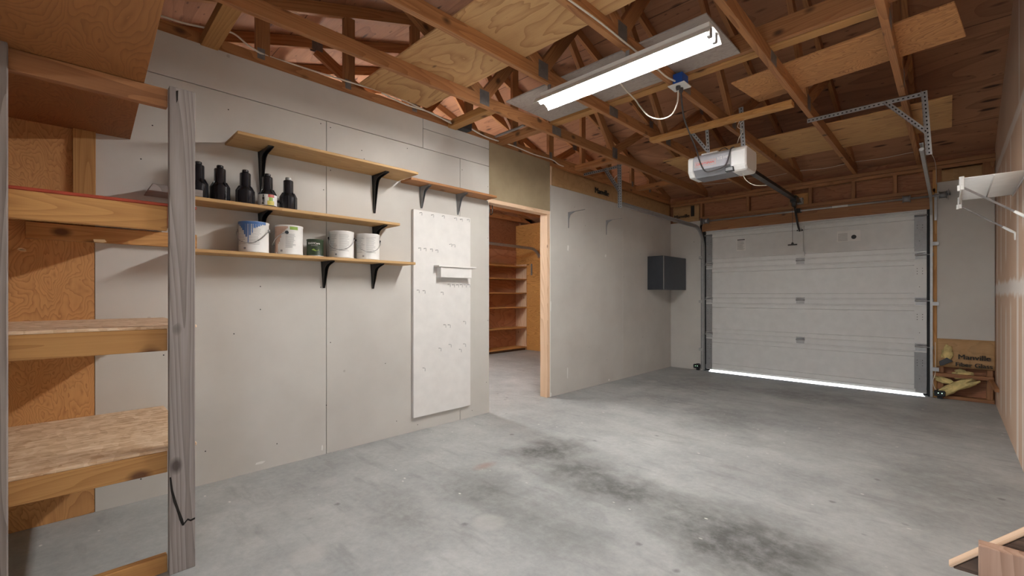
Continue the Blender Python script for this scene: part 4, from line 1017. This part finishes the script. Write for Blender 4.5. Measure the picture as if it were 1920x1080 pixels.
# ------------------------------------------------------------------ second bay, seen through the doorway
SU = thing('shelf_unit', (-6.5, 5.9, 0), 'tall built-in wooden shelf unit in the second bay', 'shelf unit')
fx = -6.33
board('back_panel', 'ply_back', XO+.002, XO+.014, 4.6, YE-.002, 0, 2.1, SU, 0, grain=1)
board('side_panel', 'palewood', XO+.014, fx-.02, YE-.02, YE-.002, 0, 1.80, SU)
board('upright', 'pine', fx-.06, fx, 5.72, 5.755, 0, 1.80, SU)
for z in (.06, .475, .895, 1.19, 1.48): board('shelf_board', 'pine', XO+.014, fx, 4.65, YE-.022, z-.012, z+.012, SU)
board('shelf_board', 'pine', XO+.014, fx, 4.65, YE-.022, 1.73, 1.754, SU); board('kick_board', 'darkwood', fx-.06, fx-.04, 4.65, YE-.022, 0, .048, SU)
tag(board('stored_board', 'truss', fx-.24, fx-.13, 4.7, 6.6, 1.756, 1.80), 'reddish board stored on top of the shelf unit in the second bay', 'board')
T2 = thing('door_track', (-6.0, 6.4, 2.1), 'garage door track of the second bay seen through the doorway', 'door track', 'garage door tracks')
r = .3; pts = [(-6.0, 3.2, 2.12)]+[(-6.0, 6.70+r*math.sin(PI/2*k/10)-.12, 2.09-r+r*math.cos(PI/2*k/10)) for k in range(8)]
channel(G(), pts, side=Vector((1, 0, 0))).build('rail', 'galv', T2)
G().box(-6.005, -5.98, 6.60, 6.625, 1.55, 1.78).build('strap', 'galv_dull', T2)
G().box(-6.002, -5.998, 5.2, 5.23, 2.10, 2.64).build('hanger_strap', 'galv_dull', T2)
hk2 = tag(cable('wire_hook', 'blackmetal', [(-3.285, 3.0, 2.05), (-3.285, 3.0, 1.99), (-3.285, 3.015, 1.955), (-3.285, 3.035, 1.97), (-3.285, 3.04, 2.0), (-3.285, 3.035, 2.05)], .005), 'black wire hook hanging at the top of the doorway', 'hook')
tag(board('plywood_strip', 'ply_yellow', -5.9, -4.0, 5.3, 5.9, ZT, ZT+.012), 'pale plywood strip on the trusses of the second bay', 'plywood', 'plywood strips on the trusses')

# ------------------------------------------------------------------ light, sky, camera
w = bpy.data.worlds.new('sky'); S.world = w; w.use_nodes = True
bg = w.node_tree.nodes['Background']
sky = w.node_tree.nodes.new('ShaderNodeTexSky'); sky.sky_type = 'HOSEK_WILKIE'; sky.turbidity = 3.; sky.sun_direction = (.3, .6, .74)
w.node_tree.links.new(sky.outputs[0], bg.inputs[0]); bg.inputs[1].default_value = 7.
sun = bpy.data.lights.new('sun', 'SUN'); sun.energy = 30.; sun.angle = .02
so = bpy.data.objects.new('sun', sun); COL.objects.link(so); so.rotation_euler = (math.radians(-72), 0, math.radians(12))

cam = bpy.data.cameras.new('camera'); co = bpy.data.objects.new('camera', cam); COL.objects.link(co)
co.location = (0, 0, 1.14); co.rotation_euler = (PI/2, 0, math.radians(44.705))
cam.sensor_width = 36; cam.lens = 36*830.93/1920; cam.shift_y = 14.35/1920; cam.clip_start = .02; cam.clip_end = 200
S.camera = co
vs_ = S.view_settings; vs_.view_transform = 'Standard'; vs_.look = 'None'; vs_.gamma = 1; vs_.use_curve_mapping = False
vs_.exposure = .3
S.cycles.use_denoising = True
S.cycles.max_bounces = 10; S.cycles.diffuse_bounces = 6
S.cycles.sample_clamp_indirect = 6
